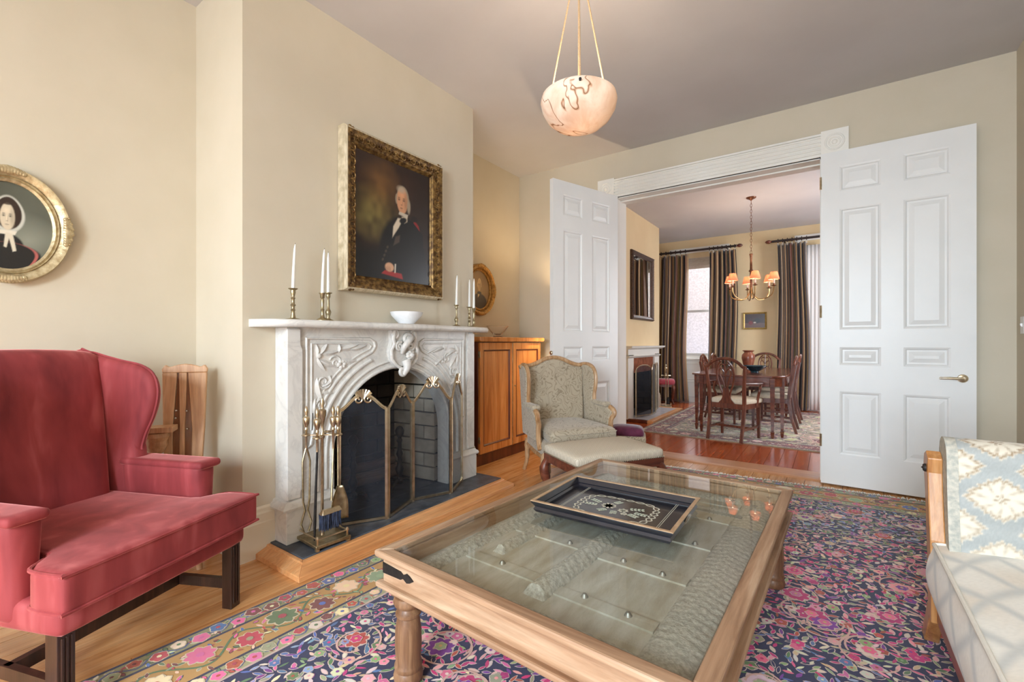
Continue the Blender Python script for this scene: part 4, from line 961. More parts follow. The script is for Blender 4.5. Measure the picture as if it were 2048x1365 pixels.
for phs in (0, PI):
    P = []
    for k in range(181):
        a = 2*PI*k/180; e = (abs(math.cos(a))**4+abs(math.sin(a))**4)**-.25; wv = .0085*math.sin(a*12+phs)*(1+.8*abs(math.cos(a))**6)
        P.append(((rx+wv)*math.cos(a)*e*.93, (ry+wv)*math.sin(a)*e*.93))
    strip2(P, .006)
for x in (-.205, -.198, .205, .198): strip2([(x, -.185), (x, .185)], .002)
ph.build('border_scroll', crm_m, ty, recalc=False, smooth=0)
fl_ = MB()
def petal(mb, x, y, a, L, W_, z):
    P = [(x+math.cos(a)*L*t-math.sin(a)*W_*s_, y+math.sin(a)*L*t+math.cos(a)*W_*s_, z) for t, s_ in ((0, 0), (.3, .8), (.65, 1), (1, 0), (.65, -1), (.3, -.8))]; mb.add(P, [(0, 5, 4, 3, 2, 1)])
for (fx, fy, r, n) in ((-.035, .01, .034, 9), (.035, -.012, .024, 7), (.05, -.045, .016, 6)):
    for k in range(n): petal(fl_, fx, fy, 2*PI*k/n, r, r*.33, zt+.0002)
fl_.build('flower_motif', crm_m, ty, recalc=False, smooth=0)
lf = MB()
for (x0, y0, x1, y1) in ((-.06, .02, -.12, .045), (-.06, 0, -.125, -.01), (-.03, .035, -.01, .075), (.03, .01, .10, .035), (.06, -.01, .125, -.015), (.05, -.03, .10, -.05), (-.02, -.02, -.05, -.055), (.0, -.02, .01, -.06)):
    for t in (.35, .55, .75, .95):
        a = math.atan2(y1-y0, x1-x0)
        for s in (-1, 1): petal(lf, x0+(x1-x0)*t, y0+(y1-y0)*t, a+s*.9, .018, .006, zt+.0001)
lf.build('leaf_motif', grn_m, ty, recalc=False, smooth=0)['kind'] = 'stuff'
# ================================================================== rugs
rug_m = attr_mat('wool_pile', .95, .5, 900, sheen=.25)
class Art:   # flat coloured shapes lying on a rug: every shape is a polygon of pile
    def __init__(s, z): s.v = []; s.f = []; s.c = []; s.z = z; s.k = 0
    def poly(s, P, col):
        o = len(s.v); z = s.z+random.random()*.0003+s.k; s.v += [(x, y, z) for x, y in P]; s.c += [col]*len(P); s.f.append(tuple(range(o, o+len(P))))
    def leaf(s, x, y, a, L, W, col, edge=None):
        c, sn = math.cos(a), math.sin(a)
        sh = ((-.5, 0), (-.3, .35), (0, .5), (.3, .32), (.5, 0), (.3, -.32), (0, -.5), (-.3, -.35))
        if edge: s.poly([(x+c*p*L*1.22-sn*q*W*1.45, y+sn*p*L*1.22+c*q*W*1.45) for p, q in sh], edge)
        s.k += .0005; s.poly([(x+c*p*L-sn*q*W, y+sn*p*L+c*q*W) for p, q in sh], col); s.k -= .0005
    def flower(s, x, y, r, n, col, edge, mid, a0=0):
        s.k += .0012
        for k in range(n): 
            a = a0+2*PI*k/n; s.leaf(x+math.cos(a)*r*.6, y+math.sin(a)*r*.6, a, r*.85, r*1.5*math.sin(PI/n)*1.1, col, edge)
        s.k += .0014; s.poly([(x+r*.28*math.cos(2*PI*k/8), y+r*.28*math.sin(2*PI*k/8)) for k in range(8)], mid); s.k -= .0014
        s.k -= .0012
    def line(s, P, w, col):
        s.k += .0004
        for i in range(len(P)-1):
            (x0, y0), (x1, y1) = P[i], P[i+1]; L = math.hypot(x1-x0, y1-y0) or 1; nx, ny = -(y1-y0)/L*w/2, (x1-x0)/L*w/2
            s.poly([(x0+nx, y0+ny), (x0-nx, y0-ny), (x1-nx, y1-ny), (x1+nx, y1+ny)], col)
        s.k -= .0004
    def build(s, name, parent, warp):
        me = bpy.data.meshes.new(name); me.from_pydata([warp(*p) for p in s.v], [], s.f); me.materials.append(rug_m)
        paint(me, s.c); o = bpy.data.objects.new(name, me); COL.objects.link(o); o.parent = parent; o['kind'] = 'stuff'; return o
jit = lambda c, a=.12: tuple(max(0, q*1.2*(1+random.uniform(-a, a)*1.6)) for q in c[:3])+(1,)
def rug(name, Wd, Ln, warp, label, pal, bpal, ground, bgrounds, border, z0, step, big, fringe=None, loc=(0, 0, 0)):
    e = empty(name, loc, 0, label, 'rug')
    n = 24
    mb = MB().box(0, Wd, 0, Ln, 0, z0)
    # base pile with its ground colours, band by band
    b0 = MB(); cols = []
    def rect(x0, x1, y0, y1, z, col): b0.grid(lambda u, v_: (x0+(x1-x0)*u, y0+(y1-y0)*v_, z), 10, 10); cols.extend([col]*121)
    body = MB().grid(lambda u, v_: (Wd*u, Ln*v_, z0), 20, 20); 
    body.box(0, Wd, 0, Ln, .001, z0-.0005); body.xf(warp)
    bo = body.build('pile', rug_m, e, recalc=False, smooth=0); paint(bo.data, [bgrounds[0][2]]*len(bo.data.vertices))
    acc = 0
    A = Art(z0+.0004)
    for k, (w_, frac, col) in enumerate(bgrounds):
        rect(acc, Wd-acc, acc, Ln-acc, z0+.0001*(k+1), col); acc += w_
    rect(acc, Wd-acc, acc, Ln-acc, z0+.0001*(len(bgrounds)+1), ground)
    b0.xf(warp); bo = b0.build('ground', rug_m, e, recalc=False, smooth=0); paint(bo.data, cols); bo['kind'] = 'stuff'
    # borders: repeating flowers and leaves in every band, dark lines between
    acc = 0
    for k, (w_, frac, col) in enumerate(bgrounds):
        for q in (acc,):
            P = [(q, q), (Wd-q, q), (Wd-q, Ln-q), (q, Ln-q), (q, q)]; A.line(P, .012, S(44, 36, 66)); 
        c = acc+w_/2; sp = max(.05, w_*.8)
        sides = [((c, c), (c, Ln-c)), ((Wd-c, c), (Wd-c, Ln-c)), ((c, c), (Wd-c, c)), ((c, Ln-c), (Wd-c, Ln-c))]
        for (p0, p1) in sides:
            L = math.hypot(p1[0]-p0[0], p1[1]-p0[1]); ux, uy = (p1[0]-p0[0])/L, (p1[1]-p0[1])/L; m = int(L/sp)
            if frac > 0: # meandering stem
                A.line([(p0[0]+ux*t*L/200-uy*w_*.28*math.sin(t*L/200/sp*PI), p0[1]+uy*t*L/200+ux*w_*.28*math.sin(t*L/200/sp*PI)) for t in range(201)], .006 if w_ < .12 else .009, bpal[0] if k % 2 else S(92, 96, 140))
            for i in range(m):
                t = (i+.5)*sp; x, y = p0[0]+ux*t, p0[1]+uy*t; off = (1 if i % 2 else -1)*w_*.12
                big_ = w_ > .12
                A.flower(x-uy*off, y+ux*off, w_*(.30 if big_ else .34)*random.uniform(.8, 1.1), 8 if big_ else 5, jit(random.choice(bpal)), bpal[-1], jit(random.choice(bpal)), random.random()*3)
                for r_ in range(16 if big_ else 4):
                    a = random.random()*2*PI; rr = w_*random.uniform(.22, .48); dx = max(-sp*.6, min(sp*.6, math.cos(a)*rr*1.4)); dy = math.sin(a)*rr*.95
                    A.leaf(x+ux*dx-uy*dy, y+uy*dx+ux*dy, random.random()*PI, w_*random.uniform(.10, .2) if big_ else w_*.3, w_*.06 if big_ else w_*.13, jit(random.choice(bpal)), random.choice([bpal[-1], None, S(60, 44, 40)]))
        acc += w_
    P = [(acc, acc), (Wd-acc, acc), (Wd-acc, Ln-acc), (acc, Ln-acc), (acc, acc)]; A.line(P, .01, S(206, 176, 164))
    # field: dense leaves and flowers with pale outlines
    x0, x1, y0, y1 = acc+.015, Wd-acc-.015, acc+.015, Ln-acc-.015
    nx, ny = int((x1-x0)/step), int((y1-y0)/step)
    cr = S(226, 200, 186)
    for i in range(nx):
        for j in range(ny):
            x = x0+(i+.5+random.uniform(-.4, .4))*step; y = y0+(j+.5+random.uniform(-.4, .4))*step
            zn = math.sin(x*3.1+1.3)*math.cos(y*2.3)+.6*math.sin(x*1.7-y*3.3)
            pr = pal[0] if zn > .35 else (pal[1] if zn > -.45 else pal[2])
            if random.random() < .10: A.flower(x, y, step*random.uniform(.5, .85), random.choice((5, 6)), jit(random.choice(pr)), cr, jit(random.choice(pal[0])), random.random()*3)
            else: A.leaf(x, y, random.uniform(0, PI), step*random.uniform(.95, 1.5), step*random.uniform(.3, .52), jit(random.choice(pr)), random.choice([cr, cr, None]))
    for k in range(big):   # large blossoms and curling vines
        x, y = random.uniform(x0+.1, x1-.1), random.uniform(y0+.1, y1-.1)
        pr = random.choice(pal[0:1]); c1 = jit(random.choice(pr))
        A.flower(x, y, step*random.uniform(1.3, 2.0), 8, c1, cr, jit(random.choice(pr)), random.random()); A.k += .003; A.flower(x, y, step*.8, 6, jit(random.choice(pal[0])), cr, S(226, 178, 120)); A.k -= .003
        for q in range(2):
            a = random.random()*2*PI; r = step*random.uniform(2.2, 4.5); P = []
            for t in range(22):
                aa = a+t*.17*(1 if q else -1); rr = r*(1-.02*t); P.append((x+rr*math.cos(aa)-r*math.cos(a)*.3, y+rr*math.sin(aa)-r*math.sin(a)*.3))
            P = [p for p in P if x0 < p[0] < x1 and y0 < p[1] < y1]
            if len(P) > 2: A.k += .002; A.line(P, .0075, S(224, 178, 164)); A.k -= .002
    A.build('pattern', e, warp)
    if fringe:
        F = MB(); 
        for ys, sg in fringe:
            for k in range(int(Wd/.011)):
                x = (k+.5)*.011; L = random.uniform(.05, .085); dx = random.uniform(-.012, .012)
                a = warp(x, ys, .006); b2 = warp(x+dx, ys+sg*L, .003); c2 = warp(x+dx*.3, ys+sg*L*.5, .008)
                F.tube([a, c2, b2], .0042, 4)
        F.build('fringe', pm(name+'_fringe', S(238, 230, 218), S(246, 240, 230), 40, .9), e, recalc=False)['kind'] = 'stuff'
    return e
rNL, rFL, rFR, rNR = (-2.09, .0), (-1.905, 4.20), (1.0, 4.41), (1.0, -.02)
RW, RL = 2.95, 4.3
def rwarp(x, y, z):
    s, t = x/RW, y/RL
    return ((rNL[0]*(1-s)+rNR[0]*s)*(1-t)+(rFL[0]*(1-s)+rFR[0]*s)*t+.5, (rNL[1]*(1-s)+rNR[1]*s)*(1-t)+(rFL[1]*(1-s)+rFR[1]*s)*t-2.1, z)
mag, pink, rose, purp = S(196, 40, 110), S(218, 104, 144), S(230, 156, 166), S(128, 50, 142)
grn, sage, blu, navy = S(96, 122, 78), S(150, 160, 118), S(84, 108, 160), S(34, 30, 72)
gold, rust, tan_, crm = S(204, 148, 70), S(178, 74, 52), S(206, 176, 140), S(224, 204, 186)
rug('carpet', RW, RL, rwarp, 'large floral oriental carpet in navy and magenta under the coffee table',
    [[mag, pink, rose, mag, purp, crm, sage, rust], [sage, pink, rose, crm, blu, grn, mag, navy, tan_], [blu, S(130, 150, 190), sage, crm, pink, purp, S(150, 160, 190), grn]],
    [grn, rust, S(176, 60, 70), blu, sage, pink, S(120, 60, 50), S(226, 206, 170)], S(32, 28, 74),
    [(.085, .5, S(156, 146, 96)), (.19, 1, S(196, 146, 74)), (.075, .5, S(170, 164, 120))], .36, .010, .029, 80, [(RL, 1)], (-.5, 2.1, 0))
# ================================================================== crimson wing chair
velvet_m, nt, b = nodes('crimson_velvet')
v = coords(nt, (1.7, 1.7, .4)); n1 = noise(nt, v, 6, 3, .5, .4)
nt.links.new(ramp(nt, n1, [(.30, S(124, 40, 44)), (.55, S(154, 58, 61)), (.75, S(186, 92, 93))]), b.inputs['Base Color'])
b.inputs['Roughness'].default_value = .75; b.inputs['Sheen Weight'].default_value = 1.0; b.inputs['Sheen Roughness'].default_value = .3; b.inputs['Sheen Tint'].default_value = S(255, 170, 165)
bump(nt, b, noise(nt, coords(nt), 500, 2), .12, .002)
dkwood_m = wood('dark_walnut', S(34, 20, 15), S(54, 32, 24), S(78, 50, 38), 2, .35, 3, .3)
f_ = Vector((.923, .385)); wc_loc = (-1.97-.36*f_.x, .65-.36*f_.y, 0)
wc = empty('wing_armchair', wc_loc, math.atan2(f_.y, f_.x)-PI/2, 'crimson velvet wing armchair with dark wooden legs beside the fireplace', 'armchair')
def seatw(x, y, z): return (x, y, z+(.012*(1-(x/.36)**2) if z < 0 else 0))
MB().rbox((0, -.04, .325), (.70, .75, .10), .03, 10, lambda x, y, z: (x*(1-.12*max(0, -y)/.37), y, z)).build('seat_rail', velvet_m, wc)
def tw(x, y, z):
    t = 1/(1+math.exp(-(y-.20)*70)); hw = .262+(.368-.262)*t
    cr = .016*(1-(x/.37)**2)*(1-((y)/.36)**2)*(1 if z > 0 else -.3)
    return (x*hw/.37, y, z+cr)
cu = MB().rbox((0, 0, .425), (.74, .82, .125), .02, 30, lambda x, y, z: tw(x, y-.03, z)).build('seat_cushion', velvet_m, wc)
def outline_T(z, e=.004):
    P = [(-.258, -.33), (-.262, .155), (-.30, .19), (-.350, .22), (-.364, .26), (-.366, .33), (-.360, .368), (-.34, .377), (0, .379), (.34, .377), (.360, .368), (.366, .33), (.364, .26), (.350, .22), (.30, .19), (.262, .155), (.258, -.33)]
    return [(x, y, z) for x, y in P]
for z in (.481, .369): MB().tube(crom(outline_T(z), 3), .006, 6).build('piping', velvet_m, cu)
def bk(x, y, z):
    cr = .05*(1-(x/.31)**2)*(1 if z > 0 else 0)*max(0, z)/.35
    w_ = 1-.0*z
    return (x*(1+.10*(z/.35)), y-.20*(z+.35)+.02*math.cos(x*4)*(1 if y > 0 else 0), z+cr*.45)
MB().rbox((0, -.335, .75), (.53, .15, .72), .05, 18, bk).build('backrest', velvet_m, wc)
for s in (-1, 1):
    # wing with flowing front edge
    prof = [(-.51, 1.10), (-.44, 1.115), (-.36, 1.095), (-.28, 1.075), (-.19, 1.055), (-.13, 1.015), (-.108, .955), (-.115, .89), (-.145, .81), (-.18, .74), (-.20, .68), (-.195, .63), (-.20, .40), (-.44, .37), (-.48, .75)]
    P = crom([(0, a, z) for a, z in prof], 4, True)
    pts2 = [(p[1], p[2]) for p in P]; n = len(pts2); cxm = sum(p[0] for p in pts2)/n; czm = sum(p[1] for p in pts2)/n
    mb = MB(); rings = []
    for sc_, xx in ((.80, -.028), (.93, -.024), (.985, -.012), (1, 0), (.985, .012), (.93, .024), (.80, .028)): rings.append([(xx, cxm+(a-cxm)*sc_, czm+(z-czm)*sc_) for a, z in pts2])
    vs = [p for r in rings for p in r]; fs = [(i*n+k, i*n+(k+1) % n, (i+1)*n+(k+1) % n, (i+1)*n+k) for i in range(6) for k in range(n)]+[tuple(range(n)), tuple(range(7*n-1, 6*n-1, -1))]
    mb.add(vs, fs).xf(lambda x, y, z: (s*(.318+x-.14*max(0, -.14-y)), y-.05*max(0, z-.7), z)); mb.build('wing', velvet_m, wc, smooth=70)
    q = [(s*(.318-.14*max(0, -.14-a)), a-.05*max(0, z-.7)+.001, z+.001) for a, z in pts2[2:int(n*.72)]]
    MB().tube(q, .006, 6).build('piping', velvet_m, wc)
    # padded arm
    def aw(x, y, z): return (x*(1+.25*max(0, z/.15)), y, z)
    MB().rbox((s*.318, -.06, .46), (.085, .44, .33), .035, 12, aw).build('arm', velvet_m, wc)
    MB().rbox((s*.322, -.055, .618), (.115, .46, .035), .016, 10).build('arm_pad', velvet_m, wc)
for s in (-1, 1):
    m = MB().box(s*.315-.024, s*.315+.024, .262, .31, .0, .30)
    for q in (-.012, 0, .012): m.box(s*.315+q-.003, s*.315+q+.003, .308, .314, .02, .27)
    m.build('leg', dkwood_m, wc, bevel=.002, smooth=0)
    MB().bar((s*.27, -.35, .30), (s*.26, -.45, .0), .045, .045, w2=.036, h2=.036).build('leg', dkwood_m, wc)
    MB().bar((s*.31, .27, .105), (s*.265, -.41, .105), .022, .042).build('stretcher', dkwood_m, wc)
MB().bar((-.30, .03, .105), (.30, .03, .105), .024, .042).build('stretcher', dkwood_m, wc)
MB().bar((-.265, -.41, .14), (.265, -.41, .14), .022, .04).build('stretcher', dkwood_m, wc)
# ================================================================== wooden slotted stand behind the chair
palew_m = wood('pale_maple', S(178, 126, 84), S(206, 158, 116), S(222, 180, 142), 2, .4, 3, .15)
brnw_m = wood('brown_maple', S(110, 66, 34), S(140, 88, 50), S(164, 110, 68), 2, .4, 3, .15)
ws = empty('slotted_wooden_chair', (-2.86, .985, 0), math.radians(58), 'small pale wooden chair with slotted plank back and turned arm post', 'chair')
hw = .092
op = [(-.062, .05), (-.075, .30), (-.088, .62), (-.10, .90), (-.094, .985), (-.102, 1.02), (-.088, 1.042), (-.070, 1.03), (-.03, 1.043), (.0, 1.047), (.03, 1.043), (.070, 1.03), (.088, 1.042), (.102, 1.02), (.094, .985), (.10, .90), (.088, .62), (.075, .30), (.062, .05)]
def strip_between(x0a, x1a, x0b, x1b, z0, z1): return [(x0a, z0), (x1a, z0), (x1b, z1), (x0b, z1)]
# three uprights leave two long tapering slots between them
m = MB()
def up(l0, r0, l1, r1, l2, r2, z0=.40, z1=.70, z2=1.0): m.prism([(l0, z0), (r0, z0), (r1, z1), (r2, z2), (l2, z2), (l1, z1)], -.014, .014, 'xz')
up(-.078, -.046, -.092, -.050, -.10, -.034); up(-.020, .006, -.018, .004, -.026, .010); up(.034, .078, .036, .092, .014, .10)
m.prism([(-.062, .05), (.062, .05), (.078, .40), (-.078, .40)], -.014, .014, 'xz')
m.prism([(-.10, 1.0)]+[p for p in op if p[1] > 1.0]+[(.10, 1.0)], -.014, .014, 'xz')
m.xf(lambda x, y, z: (x, y-.05+(z-.5)*.06, z)).build('plank_back', palew_m, ws, bevel=.004, smooth=0)
MB().prism([(-.048, .42), (.036, .42), (.034, .70), (.012, 1.0), (-.032, 1.0), (-.048, .70)], -.004, .012, 'xz').xf(lambda x, y, z: (x, y-.05+(z-.5)*.06, z)).build('rear_slat', brnw_m, ws)
for x, z in ((-.034, .80), (.012, .795), (.015, .70), (-.036, .76)): MB().ball((x, -.016-.05+(z-.5)*.06, z), (.006, .006, .006), 8, 6).build('screw', sil_m, ws)
MB().rbox((0, -.09, .36), (.24, .22, .035), .012, 8).build('seat', palew_m, ws)
for sx, sy in ((-1, -1), (1, -1), (-1, 1), (1, 1)): MB().tube([(sx*.08, -.09+sy*.08, .35), (sx*.10, -.09+sy*.10, .0)], [.02, .014], 12).build('leg', palew_m, ws)
MB().lathe([(.018, .375), (.022, .43), (.034, .50), (.022, .55), (.020, .58), (.046, .612), (.05, .622), (.044, .632), (.020, .645), (.028, .652), (.019, .660), (.028, .668), (.019, .676), (.030, .684), (.034, .69), (.048, .72), (.044, .74), (.056, .765), (.05, .785), (.04, .79)], 20, (-.10, -.12, -.085)).build('turned_post', palew_m, ws)
MB().hexa([(-.165, -.17, .705), (-.02, -.17, .705), (-.02, -.075, .705), (-.14, -.075, .705)], [(-.165, -.17, .733), (-.02, -.17, .733), (-.02, -.075, .733), (-.14, -.075, .733)]).build('arm_block', palew_m, ws, bevel=.003, smooth=0)
# ================================================================== wing bergere
dam_m, nt, b = nodes('taupe_damask')
v = coords(nt, (1, 1, 1)); 
n9 = noise(nt, v, 11, 1, .4, .8); mm_ = nt.nodes.new('ShaderNodeMath'); mm_.operation = 'MULTIPLY'; mm_.inputs[1].default_value = 55; nt.links.new(n9, mm_.inputs[0])
si_ = nt.nodes.new('ShaderNodeMath'); si_.operation = 'SINE'; nt.links.new(mm_.outputs[0], si_.inputs[0])
nt.links.new(ramp(nt, si_.outputs[0], [(.0, S(180, 166, 144)), (.62, S(176, 162, 140)), (.92, S(148, 133, 111))]), b.inputs['Base Color'])
b.inputs['Roughness'].default_value = .85; b.inputs['Sheen Weight'].default_value = .3; bump(nt, b, noise(nt, v, 300, 2), .15, .002)
gwood_m = wood('washed_beech', S(150, 106, 66), S(186, 144, 102), S(214, 182, 146), 2, .45, 4, .1)
bf = Vector((.82, -.57)).normalized()
bg = empty('upholstered_wing_chair', (-1.61-.30*bf.x, 3.27-.30*bf.y, .011), math.atan2(bf.y, bf.x)-PI/2, 'taupe damask wing chair with carved wooden frame before the left door', 'armchair')
def sw(x, y, z): return (x*(1+.14*(y/.3)), y+.02*math.cos(x*5)*(1 if y > .2 else 0), z)
MB().rbox((0, 0, .30), (.60, .58, .13), .035, 12, sw).build('seat_base', dam_m, bg)
def sc2(x, y, z): return (x*(1+.16*(y/.3)), y, z+(.03*(1-(x/.3)**2)*(1-(y/.3)**2) if z > 0 else 0))
c2 = MB().rbox((0, .03, .405), (.52, .60, .115), .045, 16, sc2).build('seat_cushion', dam_m, bg)
MB().tube([(x*(1+.16*((y-.03)/.3)), y, .43) for x, y in [(-.25, -.2), (-.262, .30), (-.22, .33), (0, .334), (.22, .33), (.262, .30), (.25, -.2)]], .005, 6).build('piping', dam_m, c2)
crest = [(-.335, .93), (-.30, .945), (-.24, .945), (-.17, .965), (-.09, 1.0), (0, 1.015), (.09, 1.0), (.17, .965), (.24, .945), (.30, .945), (.335, .93)]
bpts = [(-.26, .40)]+[(-.29, .90)]+[(x*.9, z-.012) for x, z in crest[1:-1]]+[(.29, .90), (.26, .40)]
mb = MB().prism(bpts, -.035, .035, 'xz'); tb = lambda x, y, z: (x, y-.20-.16*(z-.4), z)
mb.xf(tb).build('backrest', dam_m, bg, bevel=.02, seg=3)
MB().tube(crom([tb(x, .02, z) for x, z in crest], 4), .019, 8).build('crest_rail', gwood_m, bg)
for s in (-1, 1):
    wp = [(-.30, .92), (-.24, .945), (-.15, .945), (-.08, .915), (-.055, .86), (-.06, .78), (-.085, .70), (-.09, .645), (-.05, .62), (.03, .61), (.12, .595), (.165, .57), (.17, .54), (.15, .48), (.15, .36), (-.22, .36)]
    mb = MB().prism(wp, -.022, .022, 'yz')
    wf = lambda x, y, z: (s*(.30+x+.12*(y+.25)*(1 if z > .5 else .7)), y-.10*max(0, z-.62), z)
    mb.xf(wf).build('wing', dam_m, bg, bevel=.012, seg=2)
    rail = [(-.33, .925), (-.24, .952), (-.15, .952), (-.08, .922), (-.05, .86), (-.055, .78), (-.08, .70), (-.088, .64)]
    MB().tube(crom([wf(0, y, z) for y, z in rail], 4), .017, 8).build('wing_frame', gwood_m, bg)
    arm = [(-.088, .64), (-.03, .625), (.06, .615), (.13, .60), (.178, .575), (.185, .545), (.165, .50), (.158, .44), (.17, .36), (.20, .30)]
    MB().tube(crom([wf(0, y, z) for y, z in arm[3:]], 4), .021, 8).build('arm_support', gwood_m, bg)
    MB().rbox(wf(0, .0, .62), (.075, .24, .045), .02, 8).build('arm_pad', dam_m, bg)
    # cabriole legs
    MB().tube(crom([(s*.315, .275, .275), (s*.335, .30, .21), (s*.325, .29, .13), (s*.312, .272, .06), (s*.318, .29, .022), (s*.325, .305, .008)], 4), [.042]*4+[.040]*4+[.026]*4+[.017]*4+[.015]*4+[.016], 12).build('leg', gwood_m, bg)
    MB().tube(crom([(s*.245, -.275, .29), (s*.25, -.29, .2), (s*.245, -.31, .1), (s*.255, -.35, .0)], 4), [.03]*4+[.022]*4+[.017]*5, 12).build('leg', gwood_m, bg)
    c = MB()
    for k in range(5): c.ball((s*.335, .337, .225-.02*k), (.012*(1-.12*k), .008, .012), 8, 6)
    c.build('carved_knee', gwood_m, bg)
MB().tube(crom([(-.33, .285, .25), (-.2, .30, .235), (-.08, .305, .25), (0, .305, .24), (.08, .305, .25), (.2, .30, .235), (.33, .285, .25)], 4), .02, 8).build('front_rail', gwood_m, bg)
for s in (-1, 1): MB().tube([(s*.33, .28, .25), (s*.30, 0, .245), (s*.25, -.28, .25)], .018, 8).build('side_rail', gwood_m, bg)
# ================================================================== ottoman bench
dia_m, nt, b = nodes('cream_lozenge_cloth')
v = coords(nt, (1, 1, 1)); sp_ = nt.nodes.new('ShaderNodeSeparateXYZ'); nt.links.new(v, sp_.inputs[0])
def wave(expr):
    m_ = nt.nodes.new('ShaderNodeMath'); m_.operation = expr[0]; nt.links.new(expr[1], m_.inputs[0])
    if len(expr) > 2:
        if isinstance(expr[2], (int, float)): m_.inputs[1].default_value = expr[2]
        else: nt.links.new(expr[2], m_.inputs[1])
    return m_.outputs[0]
tri = lambda o, f: wave(('PINGPONG', wave(('MULTIPLY', o, f)), 1.0))
dd = wave(('PINGPONG', wave(('MULTIPLY', wave(('ADD', tri(sp_.outputs[0], 44), tri(sp_.outputs[1], 44))), 2.0)), .5))
nt.links.new(ramp(nt, dd, [(.12, S(192, 178, 156)), (.3, S(220, 208, 188))]), b.inputs['Base Color']); b.inputs['Roughness'].default_value = .9
mah_m = wood('mahogany', S(74, 32, 22), S(108, 54, 36), S(138, 76, 52), 0, .32, 3, .3)
la = math.atan2(.855, .52)
ot = empty('ottoman_bench', (-1.345, 3.03, .011), la, 'cream upholstered bench with nailhead trim and mahogany scroll legs', 'bench')
OL, OW = .36, .235
def oc(x, y, z): return (x, y, z+(.03*(1-(x/OL)**2)*(1-(y/OW)**2) if z > 0 else 0))
MB().rbox((0, 0, .375), (OL*2, OW*2, .07), .03, 12, oc).build('cushion', dia_m, ot)
MB().box(-OL+.004, OL-.004, -OW+.004, OW-.004, .285, .345).build('frame_rail', mah_m, ot, bevel=.004, smooth=0)
nl = MB()
for k in range(46):
    for s in (-1, 1): nl.ball((-OL+.01+k*(2*OL-.02)/45, s*(OW-.002), .35), .0055, 6, 4)
for k in range(30):
    for s in (-1, 1): nl.ball((s*(OL-.002), -OW+.01+k*(2*OW-.02)/29, .35), .0055, 6, 4)
nl.build('nailheads', pm('nickel_nail', S(200, 190, 170), None, rough=.3, metal=.9), ot)['kind'] = 'stuff'
for sx in (-1, 1):
    for sy in (-1, 1):
        MB().tube(crom([(sx*(OL-.03), sy*(OW-.03), .30), (sx*(OL-.005), sy*(OW-.012), .24), (sx*(OL-.02), sy*(OW-.02), .14), (sx*(OL-.05), sy*(OW-.04), .06), (sx*(OL-.02), sy*(OW-.02), .02), (sx*(OL+.02), sy*(OW+.01), .026)], 4), [.03]*4+[.036]*4+[.026]*4+[.018]*4+[.016]*4+[.02], 12).build('leg', mah_m, ot)
# ================================================================== purple footstool
fs_ = empty('footstool', (-1.575, 4.10, .011), math.radians(20), 'small footstool with purple velvet top and fringed tapestry sides', 'footstool')
MB().rbox((0, 0, .315), (.31, .25, .09), .044, 10, lambda x, y, z: (x, y, z+(.02*(1-(x/.155)**2)*(1-(y/.125)**2) if z > 0 else 0))).build('cushion', pm('purple_velvet', S(84, 26, 54), S(112, 44, 76), 20, .8, sheen=.5), fs_)
tap_m = pm('tapestry', S(150, 136, 112), S(204, 192, 168), 120, .95, .6, 160, stretch=(1, 1, .25), lo=.42, hi=.58)
MB().rbox((0, 0, .245), (.34, .28, .10), .02, 10).build('tapestry_band', tap_m, fs_)
fr = MB()
for k in range(120):
    t = k/120*4; sd = int(t); u = t-sd; P = [(-.17, -.14), (.17, -.14), (.17, .14), (-.17, .14), (-.17, -.14)]; x = P[sd][0]*(1-u)+P[sd+1][0]*u; y = P[sd][1]*(1-u)+P[sd+1][1]*u
    fr.tube([(x*1.005, y*1.005, .22), (x*1.02, y*1.02, .165)], .003, 4)
fr.build('fringe', tap_m, fs_, recalc=False)['kind'] = 'stuff'
MB().box(-.15, .15, -.12, .12, .17, .20).build('frame', mah_m, fs_)
for sx in (-1, 1):
    for sy in (-1, 1): MB().lathe([(.012, .0), (.022, .02), (.026, .06), (.014, .10), (.02, .14), (.02, .175)], 12, (sx*.13, sy*.10, 0)).build('foot', mah_m, fs_)
# ================================================================== sofa with damask arm
sofa = empty('sofa', (.66, 1.35, 0), 0, 'wood framed sofa with blue damask arm and cream lattice seat', 'sofa')
So = lambda mb: mb.xf(lambda x, y, z: (x-.66, y-1.35, z))
fab_m = attr_mat('woven_damask', .85, .2, 500, sheen=.2)
honey_m = wood('honey_birch', S(160, 98, 46), S(196, 136, 78), S(216, 162, 108), 2, .35, 3, .3)
sred_m = wood('red_rail', S(120, 62, 46), S(148, 84, 64), S(166, 104, 84), 1, .4, 3, .2)
SY1 = 2.30; SX0 = .30; SX1 = 1.0; SYN = .35
# seat: crowned top, rolled front; pattern = ogee lattice
def lattice(a, b2):
    p = np.sin(a*2*PI/.20*.5+.9*np.sin(b2*2*PI/.30)); q = np.abs(p)
    return q
def seat_fn(u, v_):
    y = SYN+(SY1-.10-SYN)*v_
    # u: 0 bottom of the front, .3 top front edge, 1 back
    if u < .3:
        t = u/.3; z = .235+(.437-.235)*t; x = SX0-.03*math.sin(PI*(.15+.85*t))+.012*(1-t)
    else:
        t = (u-.3)/.7; x = SX0+(SX1-.10-SX0)*t; z = .437+.022*math.sin(PI*min(1, t*1.2))
    return (x, y, z)
nu, nv = 130, 330
mb = MB().grid(seat_fn, nu, nv); V3 = np.array(mb.v)
arc = np.repeat(np.linspace(0, 1, nu+1), nv+1); arcl = np.where(arc < .3, arc/.3*.2, .2+(arc-.3)/.7*.6); yy = V3[:, 1]
A1 = np.cos((arcl/.17+yy/.25)*PI+.5*np.sin(arcl*18)); A2 = np.cos((arcl/.17-yy/.25)*PI-.5*np.sin(arcl*18))
